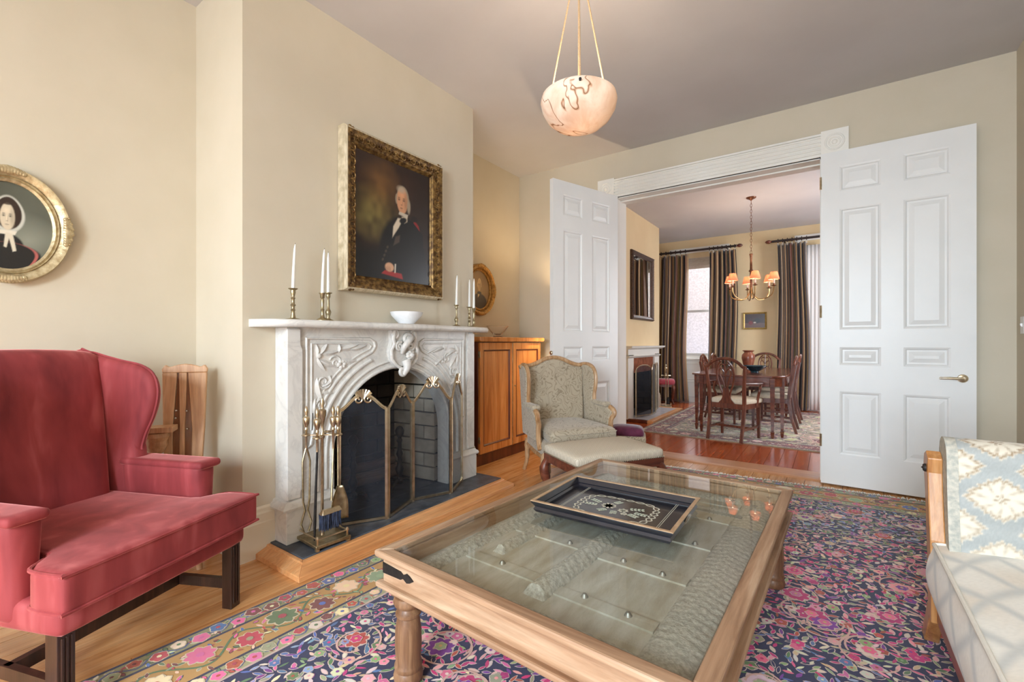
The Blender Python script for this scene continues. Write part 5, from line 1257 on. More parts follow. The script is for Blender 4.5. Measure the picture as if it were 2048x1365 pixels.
ln = np.maximum(np.exp(-(A1/.36)**2), np.exp(-(A2/.36)**2)); nz = rng.random(len(arcl))
base = np.array(S(238, 234, 225)[:3]); gl = np.array(S(196, 197, 194)[:3]); wm = np.array(S(224, 208, 188)[:3])
warm = np.clip(.5+.5*np.sin(arcl*22)*np.cos(yy*16), 0, 1)**2*.6
cols = base*(1-warm[:, None])+wm*warm[:, None]; m_ = np.clip(ln*1.15-.12+.12*(nz-.5), 0, 1)*.85; cols = cols*(1-m_[:, None])+gl*m_[:, None]
cols = cols*(.96+.08*nz[:, None])
So(mb); o = mb.build('seat', fab_m, sofa, recalc=False); paint(o.data, np.c_[cols, np.ones(len(cols))])
seat_plain = pm('cream_cloth', S(222, 217, 206), S(228, 223, 213), 60, .9)
So(MB().tube([(SX0-.002, SYN, .439), (SX0-.002, SY1-.11, .439), (SX0+.02, SY1-.10, .44), (SX1-.1, SY1-.10, .44)], .0065, 8)).build('piping', seat_plain, o)
So(MB().prism([(SX0-.006, .24), (SX0-.02, .34), (SX0+.002, .436), (SX1-.1, .45), (SX1-.1, .24)], SYN, SY1-.1, 'xz')).build('seat_core', seat_plain, sofa, smooth=0)
So(MB().box(SX0+.004, SX0+.05, SYN, SY1+.02, .165, .238)).build('front_rail', sred_m, sofa, bevel=.004, smooth=0)
So(MB().box(SX0+.05, SX1, SYN, SY1+.02, .17, .24)).build('seat_frame', sred_m, sofa, smooth=0)
# far arm: leaning padded panel rolling over at the top
armp = [(-.04, .38), (-.015, .45), (0, .52), (.012, .60), (.022, .68), (.026, .74), (.04, .785), (.075, .812), (.115, .815), (.15, .795), (.165, .755), (.15, .715), (.12, .70), (.10, .66), (.09, .55), (.08, .40)]
P = crom([(0, a, z) for a, z in armp], 5, False); L = [0]
for p, q in zip(P, P[1:]): L.append(L[-1]+math.hypot(q[1]-p[1], q[2]-p[2]))
ns_ = 80
def arm_fn(u, v_):
    s = u*L[-1]; k = min(len(L)-2, max(0, next((i for i in range(len(L)-1) if L[i+1] >= s), len(L)-2))); t = (s-L[k])/max(1e-6, L[k+1]-L[k])
    y = P[k][1]*(1-t)+P[k+1][1]*t; z = P[k][2]*(1-t)+P[k+1][2]*t
    e = min(v_, 1-v_); rd = .02*(1-min(1, e/.05))**2
    return (SX0+.045+(SX1-SX0-.06)*v_, SY1-.14+y+rd*.6, z-rd*.2)
nu, nv = 150, 170
mb = MB().grid(arm_fn, nu, nv)
uu = np.repeat(np.linspace(0, 1, nu+1), nv+1)*L[-1]; vv = np.tile(np.linspace(0, 1, nv+1), nu+1)*(SX1-SX0-.06)
blue = np.array(S(172, 175, 173)[:3]); mot = np.array(S(226, 217, 200)[:3]); brn = np.array(S(146, 118, 84)[:3])
cols = np.ones((len(uu), 3))*blue; cols *= (.95+.1*rng.random(len(uu)))[:, None]*(.97+.05*np.sin(uu*900))[:, None]
pu, pv = .205, .26
for oy, ox in ((0, 0), (.5, .5)):
    a = ((uu/pu+oy+.22) % 1-.5)*pu; c = ((vv/pv+ox+.05) % 1-.5)*pv
    r = (np.abs(a/.074)**1.25+np.abs(c/.094)**1.25)**.8; th = np.arctan2(a, c)
    edge = 1+.05*np.sin(th*16)+.04*np.sin(th*28+1); inside = np.clip((edge-r)/.06, 0, 1)
    ring = np.clip(1-np.abs(r-edge*.86)/.12, 0, 1)*inside; vein = np.clip(np.sin(th*8+r*4)-.35, 0, 1)*np.clip(1-np.abs(r-.55)/.3, 0, 1)
    core = np.clip((.26-r)/.06, 0, 1)*(.5+.5*np.sin(th*6))
    cols = cols*(1-inside[:, None])+mot*inside[:, None]
    hgt = np.clip((uu-.10)/.35, 0, 1)   # brown motif detail is fainter lower down the arm
    k_ = np.clip(ring*1.0+vein*1.0+core, 0, 1)*(.55+.4*hgt); cols = cols*(1-k_[:, None])+brn*k_[:, None]
So(mb); o = mb.build('arm_pad', fab_m, sofa, recalc=False); paint(o.data, np.c_[cols, np.ones(len(cols))])
arm_side = pm('damask_edge', S(168, 168, 160), S(204, 198, 184), 60, .9, .3, 80)
for xx in (SX0+.03, SX1-.045): So(MB().prism([(SY1-.14+p[1], p[2]) for p in P], xx, xx+.03, 'yz')).build('arm_edge', arm_side, sofa, smooth=50)
for xx in (SX0-.012, SX1-.04):
    post = [(-.02, .16), (-.02, .30), (.0, .45), (.035, .58), (.055, .68), (.05, .735), (.09, .755), (.13, .74), (.145, .70), (.13, .66), (.11, .60), (.085, .48), (.06, .36), (.05, .26), (.045, .16)]
    So(MB().prism([(SY1-.10+a, z) for a, z in post], xx, xx+.042, 'yz')).build('arm_post', honey_m, sofa, bevel=.004, smooth=0)
    So(MB().hexa([(xx+.002, SY1+.045, .014), (xx+.046, SY1+.045, .014), (xx+.046, SY1+.105, .014), (xx+.002, SY1+.105, .014)], [(xx, SY1-.115, .20), (xx+.042, SY1-.115, .20), (xx+.042, SY1-.04, .20), (xx, SY1-.04, .20)])).build('leg', honey_m, sofa, bevel=.004, smooth=0)
ro = MB().lathe([(0, .014), (.004, .010), (.009, .006), (.012, .008), (.015, .003), (.015, 0)], 14, caps=False).xf(lambda x, y, z: (SX0-.012-z, SY1-.01+x, .69+y)); So(ro).build('rosette', iron_m, sofa)
# back along the right wall and near arm (outside the picture)
So(MB().rbox((SX1-.05, (SYN+SY1)/2-.06, .62), (.12, SY1-SYN-.12, .46), .05, 10)).build('backrest', seat_plain, sofa)
So(MB().rbox((.66, SYN-.02, .52), (.66, .12, .50), .05, 10)).build('arm_rest', arm_side, sofa)
for xx in (SX0, SX1-.05): So(MB().bar((xx+.02, SYN, .20), (xx+.02, SYN-.08, .014), .044, .05)).build('leg', honey_m, sofa)
# ================================================================== alabaster pendant
alab_m, nt, b = nodes('alabaster')
v = coords(nt); n1 = noise(nt, v, 5, 6, .6, 1.6); n2 = noise(nt, v, 2.6, 3, .5, 1.6)
nt.nodes.remove(b); o_ = [n for n in nt.nodes if n.type == 'OUTPUT_MATERIAL'][0]
va = nt.nodes.new('ShaderNodeMath'); va.operation = 'SUBTRACT'; nt.links.new(n2, va.inputs[0]); va.inputs[1].default_value = .5
vb = nt.nodes.new('ShaderNodeMath'); vb.operation = 'ABSOLUTE'; nt.links.new(va.outputs[0], vb.inputs[0])
c1 = ramp(nt, n1, [(.35, S(226, 200, 178)), (.55, S(240, 226, 212)), (.75, S(246, 238, 228))]); c2_ = ramp(nt, vb.outputs[0], [(.0, S(120, 98, 84)), (.004, S(206, 180, 160)), (.012, (1, 1, 1, 1))])
mc = nt.nodes.new('ShaderNodeMix'); mc.data_type = 'RGBA'; mc.blend_type = 'MULTIPLY'; mc.inputs[0].default_value = 1; nt.links.new(c1, mc.inputs[6]); nt.links.new(c2_, mc.inputs[7])
df = nt.nodes.new('ShaderNodeBsdfDiffuse'); tl_ = nt.nodes.new('ShaderNodeBsdfTranslucent'); ms = nt.nodes.new('ShaderNodeMixShader'); ms.inputs[0].default_value = .12
nt.links.new(mc.outputs[2], df.inputs[0]); nt.links.new(mc.outputs[2], tl_.inputs[0]); nt.links.new(df.outputs[0], ms.inputs[1]); nt.links.new(tl_.outputs[0], ms.inputs[2]); nt.links.new(ms.outputs[0], o_.inputs[0])
px, py = -1.05, 2.07
pd = empty('pendant_lamp', (px, py, ZC), 0, 'veined alabaster bowl pendant lamp hanging on cords', 'lamp')
R = .19
bp_ = [(0, -.178), (.06, -.174), (.115, -.155), (.157, -.12), (.183, -.075), (.192, -.035), (.186, -.008), (.176, .0), (.170, -.006), (.178, -.036), (.17, -.072), (.145, -.11), (.108, -.142), (.055, -.16), (0, -.164)]
zr = 2.415-ZC
MB().lathe(bp_, 48, (0, 0, zr), caps=False).build('bowl', alab_m, pd, smooth=60)
MB().lathe([(0, 0), (.065, 0), (.065, -.008), (.05, -.022), (.02, -.035), (.012, -.075), (0, -.078)], 20).build('ceiling_canopy', giltl_m, pd)
cord_m = pm('gold_cord', S(196, 160, 118), S(222, 192, 152), 200, .7, .4, 400)
YAW = math.atan(640/905)
for k in range(3):
    a = math.radians(-61)+k*2*PI/3
    c, s = math.cos(a), math.sin(a)
    MB().tube([(.008*c, .008*s, -.07), (.183*c, .183*s, zr-.02)], .0042, 8).build('cord', cord_m, pd)
    MB().tube([(.178*c, .178*s, zr-.03), (.202*c, .202*s, zr-.03)], [.005, .007], 8).build('pin', iron_m, pd)
MB().tube([(0, 0, -.07), (0, 0, zr+.02)], .0035, 8).build('cord', cord_m, pd)
MB().lathe([(.012, .02), (.016, .0), (.014, -.03), (0, -.032)], 12, (0, 0, zr)).build('socket', brassd_m, pd)
l = bpy.data.lights.new('pendant_bulb', 'POINT'); l.energy = 22; l.color = (1, .86, .68); l.shadow_soft_size = .04
lo = bpy.data.objects.new('pendant_bulb', l); COL.objects.link(lo); lo.location = (px, py, ZC+zr-.075)
# ------------------------------------------------------------------ assumed floor lamp, unseen behind the left door, added for the warm alcove glow
fl3 = empty('assumed_floor_lamp', (-2.36, 4.30, 0), 0, 'assumed brass floor lamp glowing unseen behind the left door beside the cabinet', 'lamp')
MB().lathe([(0, 0), (.12, 0), (.12, .012), (.04, .03), (.012, .05)], 24).build('base', brassd_m, fl3)
MB().lathe([(.010, .04), (.010, 1.44), (.016, 1.45), (.016, 1.50), (0, 1.505)], 12).build('pole', brassd_m, fl3)
shl_m = bpy.data.materials.new('linen_shade'); shl_m.use_nodes = True; shl_m.node_tree.nodes['Principled BSDF'].inputs['Base Color'].default_value = S(226, 206, 170)
MB().lathe([(.15, 1.38), (.11, 1.62)], 28, caps=False).build('shade', shl_m, fl3, solid=.002)
l = bpy.data.lights.new('assumed_floor_lamp_bulb', 'POINT'); l.energy = 26; l.color = (1, .76, .47); l.shadow_soft_size = .03  # warm light of the assumed lamp hidden by the door
lo = bpy.data.objects.new('assumed_floor_lamp_bulb', l); COL.objects.link(lo); lo.location = (-2.36, 4.30, 1.53)
# ================================================================== dining room fireplace
dm = empty('white_mantelpiece', (DXB, 7.12, 0), 0, 'plain white wooden mantelpiece round the dining room fireplace', 'fireplace')
D_ = lambda mb: mb.xf(lambda x, y, z: (x-DXB, y-7.12, z))
for a, c in ((6.40, 6.63), (7.62, 7.85)): D_(MB().box(DXB, DXB+.06, a, c, .03, .98)).build('pilaster', trim_m, dm, bevel=.004, smooth=0)
D_(MB().box(DXB, DXB+.06, 6.40, 7.85, .93, 1.07)).build('frieze', trim_m, dm, smooth=0)
D_(MB().prism([(DXB, .98), (DXB+.065, .98), (DXB+.09, 1.0), (DXB+.065, 1.01), (DXB, 1.01)], 6.39, 7.86, 'xz').xf(lambda x, y, z: (x, y, z-.045))).build('moulding', trim_m, dm, smooth=0)
D_(MB().prism([(DXB, 1.06), (DXB+.08, 1.06), (DXB+.14, 1.085), (DXB+.15, 1.11), (DXB, 1.11)], 6.33, 7.92, 'xz')).build('shelf', trim_m, dm, smooth=0)
dfb = struct(D_(MB().box(-2.98, -2.97, 6.63, 7.62, .03, .93).box(-2.97, DXB, 6.63, 6.64, .03, .93).box(-2.97, DXB, 7.61, 7.62, .03, .93).box(-2.97, DXB, 6.63, 7.62, .92, .93)).build('wall_dining_firebox', mortar_m, smooth=0, loc=(DXB, 7.12, 0)), 'dark brick firebox of the dining room fireplace')
for k in range(8):
    z = .035+k*.1
    brickrow((-2.965, 6.64), (-2.965, 7.61), z, (1, 0), 4, pm('scorched_brick', S(96, 70, 44), S(140, 108, 70), 6, .95, .3, 40) if k == 0 else MATS['scorched_brick'], dfb, .096, k % 2, (DXB, 7.12))
    brickrow((DXB-.01, 7.605), (-2.93, 7.56), z, (0, -1), 2, soot_m, dfb, .096, k % 2, (DXB, 7.12))
bh = MB().box(0, .02, 0, .041, 0, .23).build('brick', redbrick_m, dm, smooth=0); b0_ = bh
for k in range(19):
    o = b0_ if k == 0 else b0_.copy()
    if k: COL.objects.link(o); o.parent = dm
    o.location = (.012, 6.635-7.12+k*.052, .70)
D_(MB().box(DXB-.1, DXB+.012, 6.63, 7.62, .69, .935)).build('lintel', mortar_m, dm, smooth=0)
an = empty('andiron', (-2.72, 6.95, .03), 0, 'black andiron inside the dining room fireplace', 'andiron')
MB().lathe([(0, .04), (.025, .05), (.03, .09), (.014, .12), (.02, .2), (.013, .26), (.02, .3), (.035, .34), (.036, .37), (.02, .4), (0, .41)], 12).build('shaft', iron_m, an)
for s in (-1, 1): MB().tube([(0, 0, .07), (.03, s*.06, .09), (.03, s*.1, .013)], .012, 6).build('foot', iron_m, an)
dh = empty('dining_hearth', (-2.3, 7.4, 0), 0, 'pale stone hearth with wooden edge in the dining room', 'hearth')
dh.name = 'stone_hearth'
Q = lambda mb: mb.xf(lambda x, y, z: (x+2.3, y-7.4, z))
pst_m = pm('pale_slate', S(168, 166, 172), S(196, 194, 200), 8, .3, .1, 40)
Q(MB().box(-2.97, -2.16, 6.62, 7.62, .0, .03)).build('inner_slab', slate_m, dh)
for (x0, x1, y0, y1) in ((-2.49, -2.16, 6.46, 7.15), (-2.49, -2.16, 7.153, 7.9)): Q(MB().box(x0, x1, y0, y1, 0, .042)).build('stone_slab', pst_m, dh, bevel=.003, smooth=0)
Q(MB().box(-2.16, -2.075, 6.40, 7.98, 0, .045)).build('border_board', hearthwood_m, dh, bevel=.005, smooth=0)
Q(MB().box(-2.49, -2.16, 6.40, 6.46, 0, .045)).build('border_board', cabd_m, dh, bevel=.005, smooth=0)
Q(MB().box(-2.49, -2.16, 7.9, 7.98, 0, .045)).build('border_board', hearthwood_m, dh, bevel=.005, smooth=0)
screen('arched_fire_screen', [(-2.40, 6.60), (-2.28, 6.98), (-2.30, 7.22), (-2.38, 7.50), (-2.42, 7.72)], .045, .74, [.82, .83, .83, .83], 'arched brass fire screen before the dining room fireplace', .007, 0)
tool_stand('fire_tool_stand', (-2.42, 8.18, 0), .3, 'brass fire tool stand beside the dining room hearth', .58, (.10, .09))
o = empty('hearth_brush', (-2.36, 8.12, 0), 0, 'small dark brush hanging from the dining room tool stand', 'brush')
MB().tube([(0, 0, .56), (0, 0, .2)], .006, 8).build('shaft', brass_m, o); MB().lathe([(.0, .07), (.035, .08), (.03, .16), (.015, .2)], 10).build('bristles', iron_m, o)
# pink stool
ps = empty('pink_stool', (-2.62, 8.72, 0), .3, 'small stool with pink velvet seat before the far curtain', 'stool')
MB().rbox((0, 0, .42), (.40, .36, .11), .05, 10).build('seat', pm('pink_velvet', S(176, 62, 80), S(206, 100, 112), 12, .8, sheen=.5), ps)
MB().box(-.18, .18, -.16, .16, .33, .375).build('frame', mah_m, ps)
for sx in (-1, 1):
    for sy in (-1, 1): MB().tube(crom([(sx*.16, sy*.14, .36), (sx*.18, sy*.16, .28), (sx*.15, sy*.13, .1), (sx*.18, sy*.16, .012)], 4), [.03]*4+[.025]*4+[.015]*5, 10).build('leg', mah_m, ps)
# mirror
mirr_m, nt, b = nodes('mirror_glass'); b.inputs['Metallic'].default_value = 1; b.inputs['Roughness'].default_value = .02; b.inputs['Base Color'].default_value = (.86, .86, .84, 1)
mi = empty('wall_mirror', (DXB, 7.135, 1.52), 0, 'dark framed rectangular mirror above the dining room mantel', 'mirror')
mi_frame_m = pm('dark_carved_frame', S(54, 34, 26), S(98, 72, 56), 60, .4, .7, 120, metal=.2)
rect_frame(mi, 1.0, 1.06, .86, .92, .05, None, None, None, [('frame', 0, 1, [(0, .3), (.15, .6), (.4, .75), (.6, 1), (.85, .9), (1, .6), (1, 0), (0, 0)], mi_frame_m)])
bd = MB()
for k in range(38):
    for z in (.02, 1.04): bd.ball((.045, -.49+k*.98/37, z), .010, 6, 4)
    for y in (-.48, .48): bd.ball((.045, y, .02+k*1.02/37), .010, 6, 4)
bd.build('beading', mi_frame_m, mi)['kind'] = 'stuff'
MB().box(.008, .013, -.435, .435, .065, .995).build('glass', mirr_m, mi, smooth=0)
# curtains, rods
silk_m, nt, b = nodes('striped_silk')
uvn = nt.nodes.new('ShaderNodeAttribute'); uvn.attribute_name = 'Col'; nt.links.new(uvn.outputs['Color'], b.inputs['Base Color']); b.inputs['Roughness'].default_value = .38; b.inputs['Sheen Weight'].default_value = .3
def curtain(x0, x1, label, seed, puddle=0.0, tuck=False):
    r = random.Random(seed); folds = 6; nu, nv = 180, 40; e = empty('curtain', ((x0+x1)/2, 9.12, 0), 0, label, 'curtain', 'striped silk curtains in the dining room'); cx = (x0+x1)/2; W_ = (x1-x0)/2
    ph = [r.random()*6 for _ in range(4)]
    def f(u, v_):
        a = 2*u-1; z = 2.86*(1-v_)+.012; sp = 1+.14*v_**1.5+.05*math.sin(v_*6+ph[0]); ampl = .045+.02*v_
        y = ampl*math.sin((u+.03*math.sin(u*9+ph[2]))*folds*2*PI+.5*math.sin(v_*3+ph[1]))+.014*math.sin(u*47+v_*4+ph[2])
        if v_ > .93: y += -puddle*(v_-.93)*4
        return (a*W_*sp+.02*math.sin(v_*4+ph[3]), y, z)
    mb = MB().grid(f, nu, nv); o = mb.build('drape', silk_m, e, recalc=False, smooth=180, solid=.003)
    cs = [S(66, 40, 34), S(158, 120, 78), S(46, 32, 34), S(130, 92, 66), S(176, 144, 98), S(40, 30, 34), S(108, 66, 50), S(150, 124, 70), S(58, 44, 46), S(186, 154, 118)]
    sm = [cs[int((u+.025*math.sin(u*23+seed))*24+seed) % len(cs)] for u in [i/nu for i in range(nu+1)]]
    cols = [sm[i] for i in range(nu+1) for j in range(nv+1)]; paint(o.data, cols)
    for k in range(7):
        x = -W_*.95+k*2*W_*.95/6
        rg = MB().tube([(x, .032*math.cos(t), 2.935+.032*math.sin(t)) for t in [2*PI*q/14 for q in range(14)]], .006, 6, True); rg.build('ring', rod_m, e)
        MB().bar((x, 0, 2.90), (x, 0, 2.85), .02, .006).build('hook_tab', linen_m, e)
    return e
rod_m = pm('dark_rod', S(34, 24, 24), S(54, 36, 32), 20, .4); linen_m = pm('linen', S(220, 212, 200), None, rough=.9)
curtain(-2.90, -2.31, 'striped silk curtain at the window corner beside the mirror', 1); curtain(-1.90, -1.44, 'striped silk curtain left of the small painting', 2); curtain(-.78, -.34, 'striped silk curtain right of the small painting', 5, .0, True)
curtain(.42, .95, 'striped silk curtain seen in the dining room mirror', 8)
for x0, x1, lab in ((-3.05, -1.43, 'dark curtain rod with finial over the window near the mirror'), (-.86, 1.0, 'dark curtain rod with finial over the window near the right door')):
    e = empty('curtain_rod', ((x0+x1)/2, 9.12, 2.935), 0, lab, 'curtain rod'); w_ = (x1-x0)/2
    MB().tube([(-w_, 0, 0), (w_, 0, 0)], .020, 12).build('pole', rod_m, e)
    for s in (-1, 1):
        if x0 < -3 and s < 0: continue
        MB().lathe([(.0, 0), (.026, .005), (.018, .018), (.03, .035), (.034, .06), (.022, .09), (0, .11)], 12).xf(lambda x, y, z: (s*(w_+z), x, y)).build('finial', mah_m, e)
        MB().bar((s*w_*.8, 0, -.02), (s*w_*.8, .18, -.02), .02, .02).build('bracket', rod_m, e)
# sheer white curtain at the right window
e = empty('sheer_curtain', (-.24, 9.19, 0), 0, 'white sheer curtain behind the right striped curtain', 'curtain')
sh_m = pm('sheer_voile', S(232, 230, 228), None, rough=.9)
MB().grid(lambda u, v_: ((u-.5)*.26, .007*math.sin(u*30+v_), 2.8*(1-v_)+.02), 60, 10).build('drape', sh_m, e, recalc=False, smooth=180, solid=.002)
MB().grid(lambda u, v_: ((u-.5)*.10, .018*math.sin(u*20+v_), 2.8*(1-v_)+.02), 30, 10).build('drape', sh_m, empty('sheer_curtain', (-1.845, 9.2, 0), 0, 'narrow white sheer edge beside the left window', 'curtain'), recalc=False, smooth=180, solid=.002)
# small painting
sp = empty('small_painting', (-1.15, DY1, 1.405), -PI/2, 'small dark still life in a thin gold frame between the curtains', 'painting')
rect_frame(sp, .385, .31, .325, .25, .03, None, None, None, [('frame', 0, 1, [(0, .4), (.3, .6), (.7, 1), (1, .8), (1, 0), (0, 0)], pm('bright_gilt', S(190, 158, 88), S(214, 186, 120), 40, .35, metal=.5))])
U, V = blank(50, 40); img = np.ones(U.shape+(3,))*np.array(S(52, 24, 24)[:3]); img = mixc(img, (V < .35)*1.0, S(96, 64, 56)); img = mixc(img, EL(U, V, .3, .35, .12, .16, .2), S(110, 24, 24)); img = mixc(img, EL(U, V, .62, .5, .16, .2, .2), S(22, 20, 30)); img = mixc(img, EL(U, V, .5, .38, .08, .06, .4), S(190, 180, 170))
canvas('canvas', img, paint_m, sp, .33, .255, .012).location = (0, 0, .155)
# ------------------------------------------------------------------ dining rug
drug_w, drug_l = 2.9, 3.1
rug('dining_carpet', drug_w, drug_l, lambda x, y, z: (x-1.45, y-1.5-.016*(x-1.45), z), 'beige and burgundy oriental carpet under the dining table',
    [[S(110, 34, 44), S(176, 160, 130), S(90, 60, 56), S(200, 184, 150)], [S(150, 142, 116), S(96, 84, 72), S(196, 180, 150), S(120, 110, 92)], [S(176, 164, 136), S(70, 62, 60), S(120, 100, 80), S(204, 190, 160)]],
    [S(112, 30, 44), S(190, 170, 140), S(92, 84, 78), S(130, 50, 58), S(214, 200, 172)], S(150, 138, 112),
    [(.06, .0, S(186, 168, 140)), (.20, 1, S(122, 46, 54)), (.06, .3, S(176, 164, 132))], .3, .010, .075, 40, None, (-.62, 7.28, 0))
# ------------------------------------------------------------------ dining table with clipped corners
dmah_m = wood('polished_mahogany', S(66, 26, 18), S(100, 46, 30), S(134, 70, 46), 0, .2, 2.5, .6)
dt = empty('dining_table', (-.98, 7.2, 0), 0, 'polished mahogany dining table with clipped corners and tapered legs', 'table')
tx, ty_, cl = .52, 1.02, .14
def clip(e): return [(-tx-e+cl, -ty_-e), (tx+e-cl, -ty_-e), (tx+e, -ty_-e+cl), (tx+e, ty_+e-cl), (tx+e-cl, ty_+e), (-tx-e+cl, ty_+e), (-tx-e, ty_+e-cl), (-tx-e, -ty_-e+cl)]
MB().prism(clip(.02), .738, .762, 'xy').build('table_top', dmah_m, dt, bevel=.007, seg=3)
MB().prism(clip(-.01), .63, .738, 'xy').build('apron', dmah_m, dt, smooth=0)
for x, y in ((-tx+cl-.02, -ty_+.03), (-tx+.03, -ty_+cl+.02), (tx-cl+.02, -ty_+.03), (tx-.03, -ty_+cl+.02), (-tx+cl-.02, ty_-.03), (-tx+.03, ty_-cl-.02), (tx-cl+.02, ty_-.03), (tx-.03, ty_-cl-.02)):
    m = MB().hexa([(x-.015, y-.015, .09), (x+.015, y-.015, .09), (x+.015, y+.015, .09), (x-.015, y+.015, .09)], [(x-.026, y-.026, .735), (x+.026, y-.026, .735), (x+.026, y+.026, .735), (x-.026, y+.026, .735)])
    m.hexa([(x-.012, y-.012, .0115), (x+.012, y-.012, .0115), (x+.012, y+.012, .0115), (x-.012, y+.012, .0115)], [(x-.021, y-.021, .09), (x+.021, y-.021, .09), (x+.021, y+.021, .09), (x-.021, y+.021, .09)])
    for q in (-.012, 0, .012): m.box(x+q-.003, x+q+.003, y-.029, y-.024, .45, .72)
    m.build('leg', dmah_m, dt, smooth=0)
bw = tag(MB().lathe([(0, 0), (.05, 0), (.052, .012), (.10, .04), (.165, .085), (.16, .087), (.09, .046), (.04, .02), (0, .018)], 32, caps=False).build('bowl', pm('teal_glaze', S(18, 44, 58), S(34, 72, 84), 8, .15, coat=.5), loc=(-.86, 6.93, .762)), 'dark teal pottery bowl on the dining table', 'bowl')
tag(MB().lathe([(0, 0), (.055, 0), (.06, .01), (.075, .07), (.095, .16), (.09, .21), (.06, .245), (.058, .255), (.085, .275), (.08, .28), (.05, .258), (0, .25)], 28, caps=False).build('vase', pm('brown_glaze', S(110, 56, 42), S(160, 100, 74), 9, .3), loc=(-1.06, 7.85, .762)), 'brown pottery vase at the far end of the dining table', 'vase')
# ------------------------------------------------------------------ dining chairs
seatc_m = pm('ivory_cloth', S(206, 192, 168), S(218, 206, 184), 50, .9)
cw_m = wood('chair_mahogany', S(64, 28, 20), S(100, 50, 34), S(136, 78, 54), 2, .3, 4, .35, False)
def dining_chair(label, arms):
    e = empty('dining_chair', (0, 0, 0), 0, label, 'chair', 'mahogany dining chairs')
    bt = lambda x, z: (x, -.205-.14*max(0, z-.45)**1.2*1.2-.0, z)
    MB().rbox((0, .01, .455), (.46, .42, .06), .024, 8, lambda x, y, z: (x*(1+.12*(y/.21)), y, z+(.015*(1-(x/.23)**2) if z > 0 else 0))).build('seat', seatc_m, e)
    MB().hexa([(-.205, -.205, .375), (.205, -.205, .375), (.235, .205, .375), (-.235, .205, .375)], [(-.205, -.205, .435), (.205, -.205, .435), (.235, .205, .435), (-.235, .205, .435)]).build('seat_rail', cw_m, e, smooth=0)
    for s in (-1, 1):
        MB().bar((s*.215, .19, .40), (s*.215, .19, .0), .038, .038, w2=.026, h2=.026).build('leg', cw_m, e)
        P = [(s*.19, -.29, .0), (s*.192, -.235, .2), (s*.195, -.205, .42)]+[bt(s*x, z) for x, z in ((.20, .60), (.215, .78), (.222, .865))]
        m = MB()
        for a, b2, w1, w2 in zip(P, P[1:], (.028, .032, .034, .032, .028), (.032, .034, .032, .028, .028)): m.bar(a, b2, w1, w1*1.1, up=(0, 1, 0), w2=w2, h2=w2*1.1)
        m.build('back_post', cw_m, e)
        MB().bar((s*.205, .19, .14), (s*.192, -.24, .14), .016, .026).build('stretcher', cw_m, e)
        if arms:
            MB().tube(crom([bt(s*.208, .68), (s*.262, -.08, .675), (s*.285, .06, .665), (s*.27, .13, .66)], 4), [.014]*4+[.016]*4+[.018]*5, 8, flat=.7).build('arm', cw_m, e)
            MB().tube(crom([(s*.272, .10, .66), (s*.268, .06, .58), (s*.245, .08, .50), (s*.232, .08, .40)], 4), .015, 8).build('arm_post', cw_m, e)
    MB().bar((-.2, -.03, .14), (.2, -.03, .14), .016, .026).build('stretcher', cw_m, e)
    MB().tube(crom([bt(x, z) for x, z in ((-.236, .862), (-.20, .872), (-.15, .92), (-.08, .955), (0, .966), (.08, .955), (.15, .92), (.20, .872), (.236, .862))], 4), .019, 8, flat=.85).build('crest_rail', cw_m, e)
    m = MB()   # pierced vase splat
    t = lambda x, z: bt(x, z)
    for s in (-1, 1):
        for pts, r in (([(.035, .50), (.045, .56), (.07, .63), (.092, .72), (.098, .80), (.085, .87), (.06, .91), (.035, .935)], .011), ([(.015, .62), (.035, .70), (.06, .77), (.066, .82), (.045, .845), (.02, .82), (.006, .79)], .008), ([(.0, .885), (.03, .90), (.055, .88), (.05, .85)], .008), ([(.01, .60), (.03, .68), (.045, .74)], .006)):
            m.tube(crom([t(s*x, z) for x, z in pts], 3), r, 6, flat=.8)
    m.tube([t(0, .58), t(0, .94)], .008, 6)
    m.add([t(x, z) for x, z in ((-.095, .435), (.095, .435), (.055, .48), (.035, .54), (.03, .62), (-.03, .62), (-.035, .54), (-.055, .48))]+[(a, b2-.016, c) for a, b2, c in [t(x, z) for x, z in ((-.095, .435), (.095, .435), (.055, .48), (.035, .54), (.03, .62), (-.03, .62), (-.035, .54), (-.055, .48))]], [tuple(range(8)), tuple(range(15, 7, -1))]+[(k, (k+1) % 8, 8+(k+1) % 8, 8+k) for k in range(8)])
    m.build('splat', cw_m, e)
    return e
RZ = .0115
c0 = dining_chair('mahogany armchair with its pierced back to the doorway at the near table end', True); c0.location = (-.97, 6.02, RZ); c0.rotation_euler = (0, 0, math.radians(-12))
dup(c0, (-.93, 8.52, RZ), PI, 'mahogany armchair facing us at the far table end')
cs_ = dining_chair('mahogany side chair on the fireplace side, nearer the doorway', False); cs_.location = (-1.31, 7.22, RZ); cs_.rotation_euler = (0, 0, -PI/2)
dup(cs_, (-1.31, 7.98, RZ), -PI/2, 'mahogany side chair on the fireplace side, farther from the doorway')
dup(cs_, (-.655, 6.90, RZ), PI/2, 'mahogany side chair by the right door, nearer the doorway')
dup(cs_, (-.655, 7.80, RZ), PI/2, 'mahogany side chair by the right door, farther from the doorway')
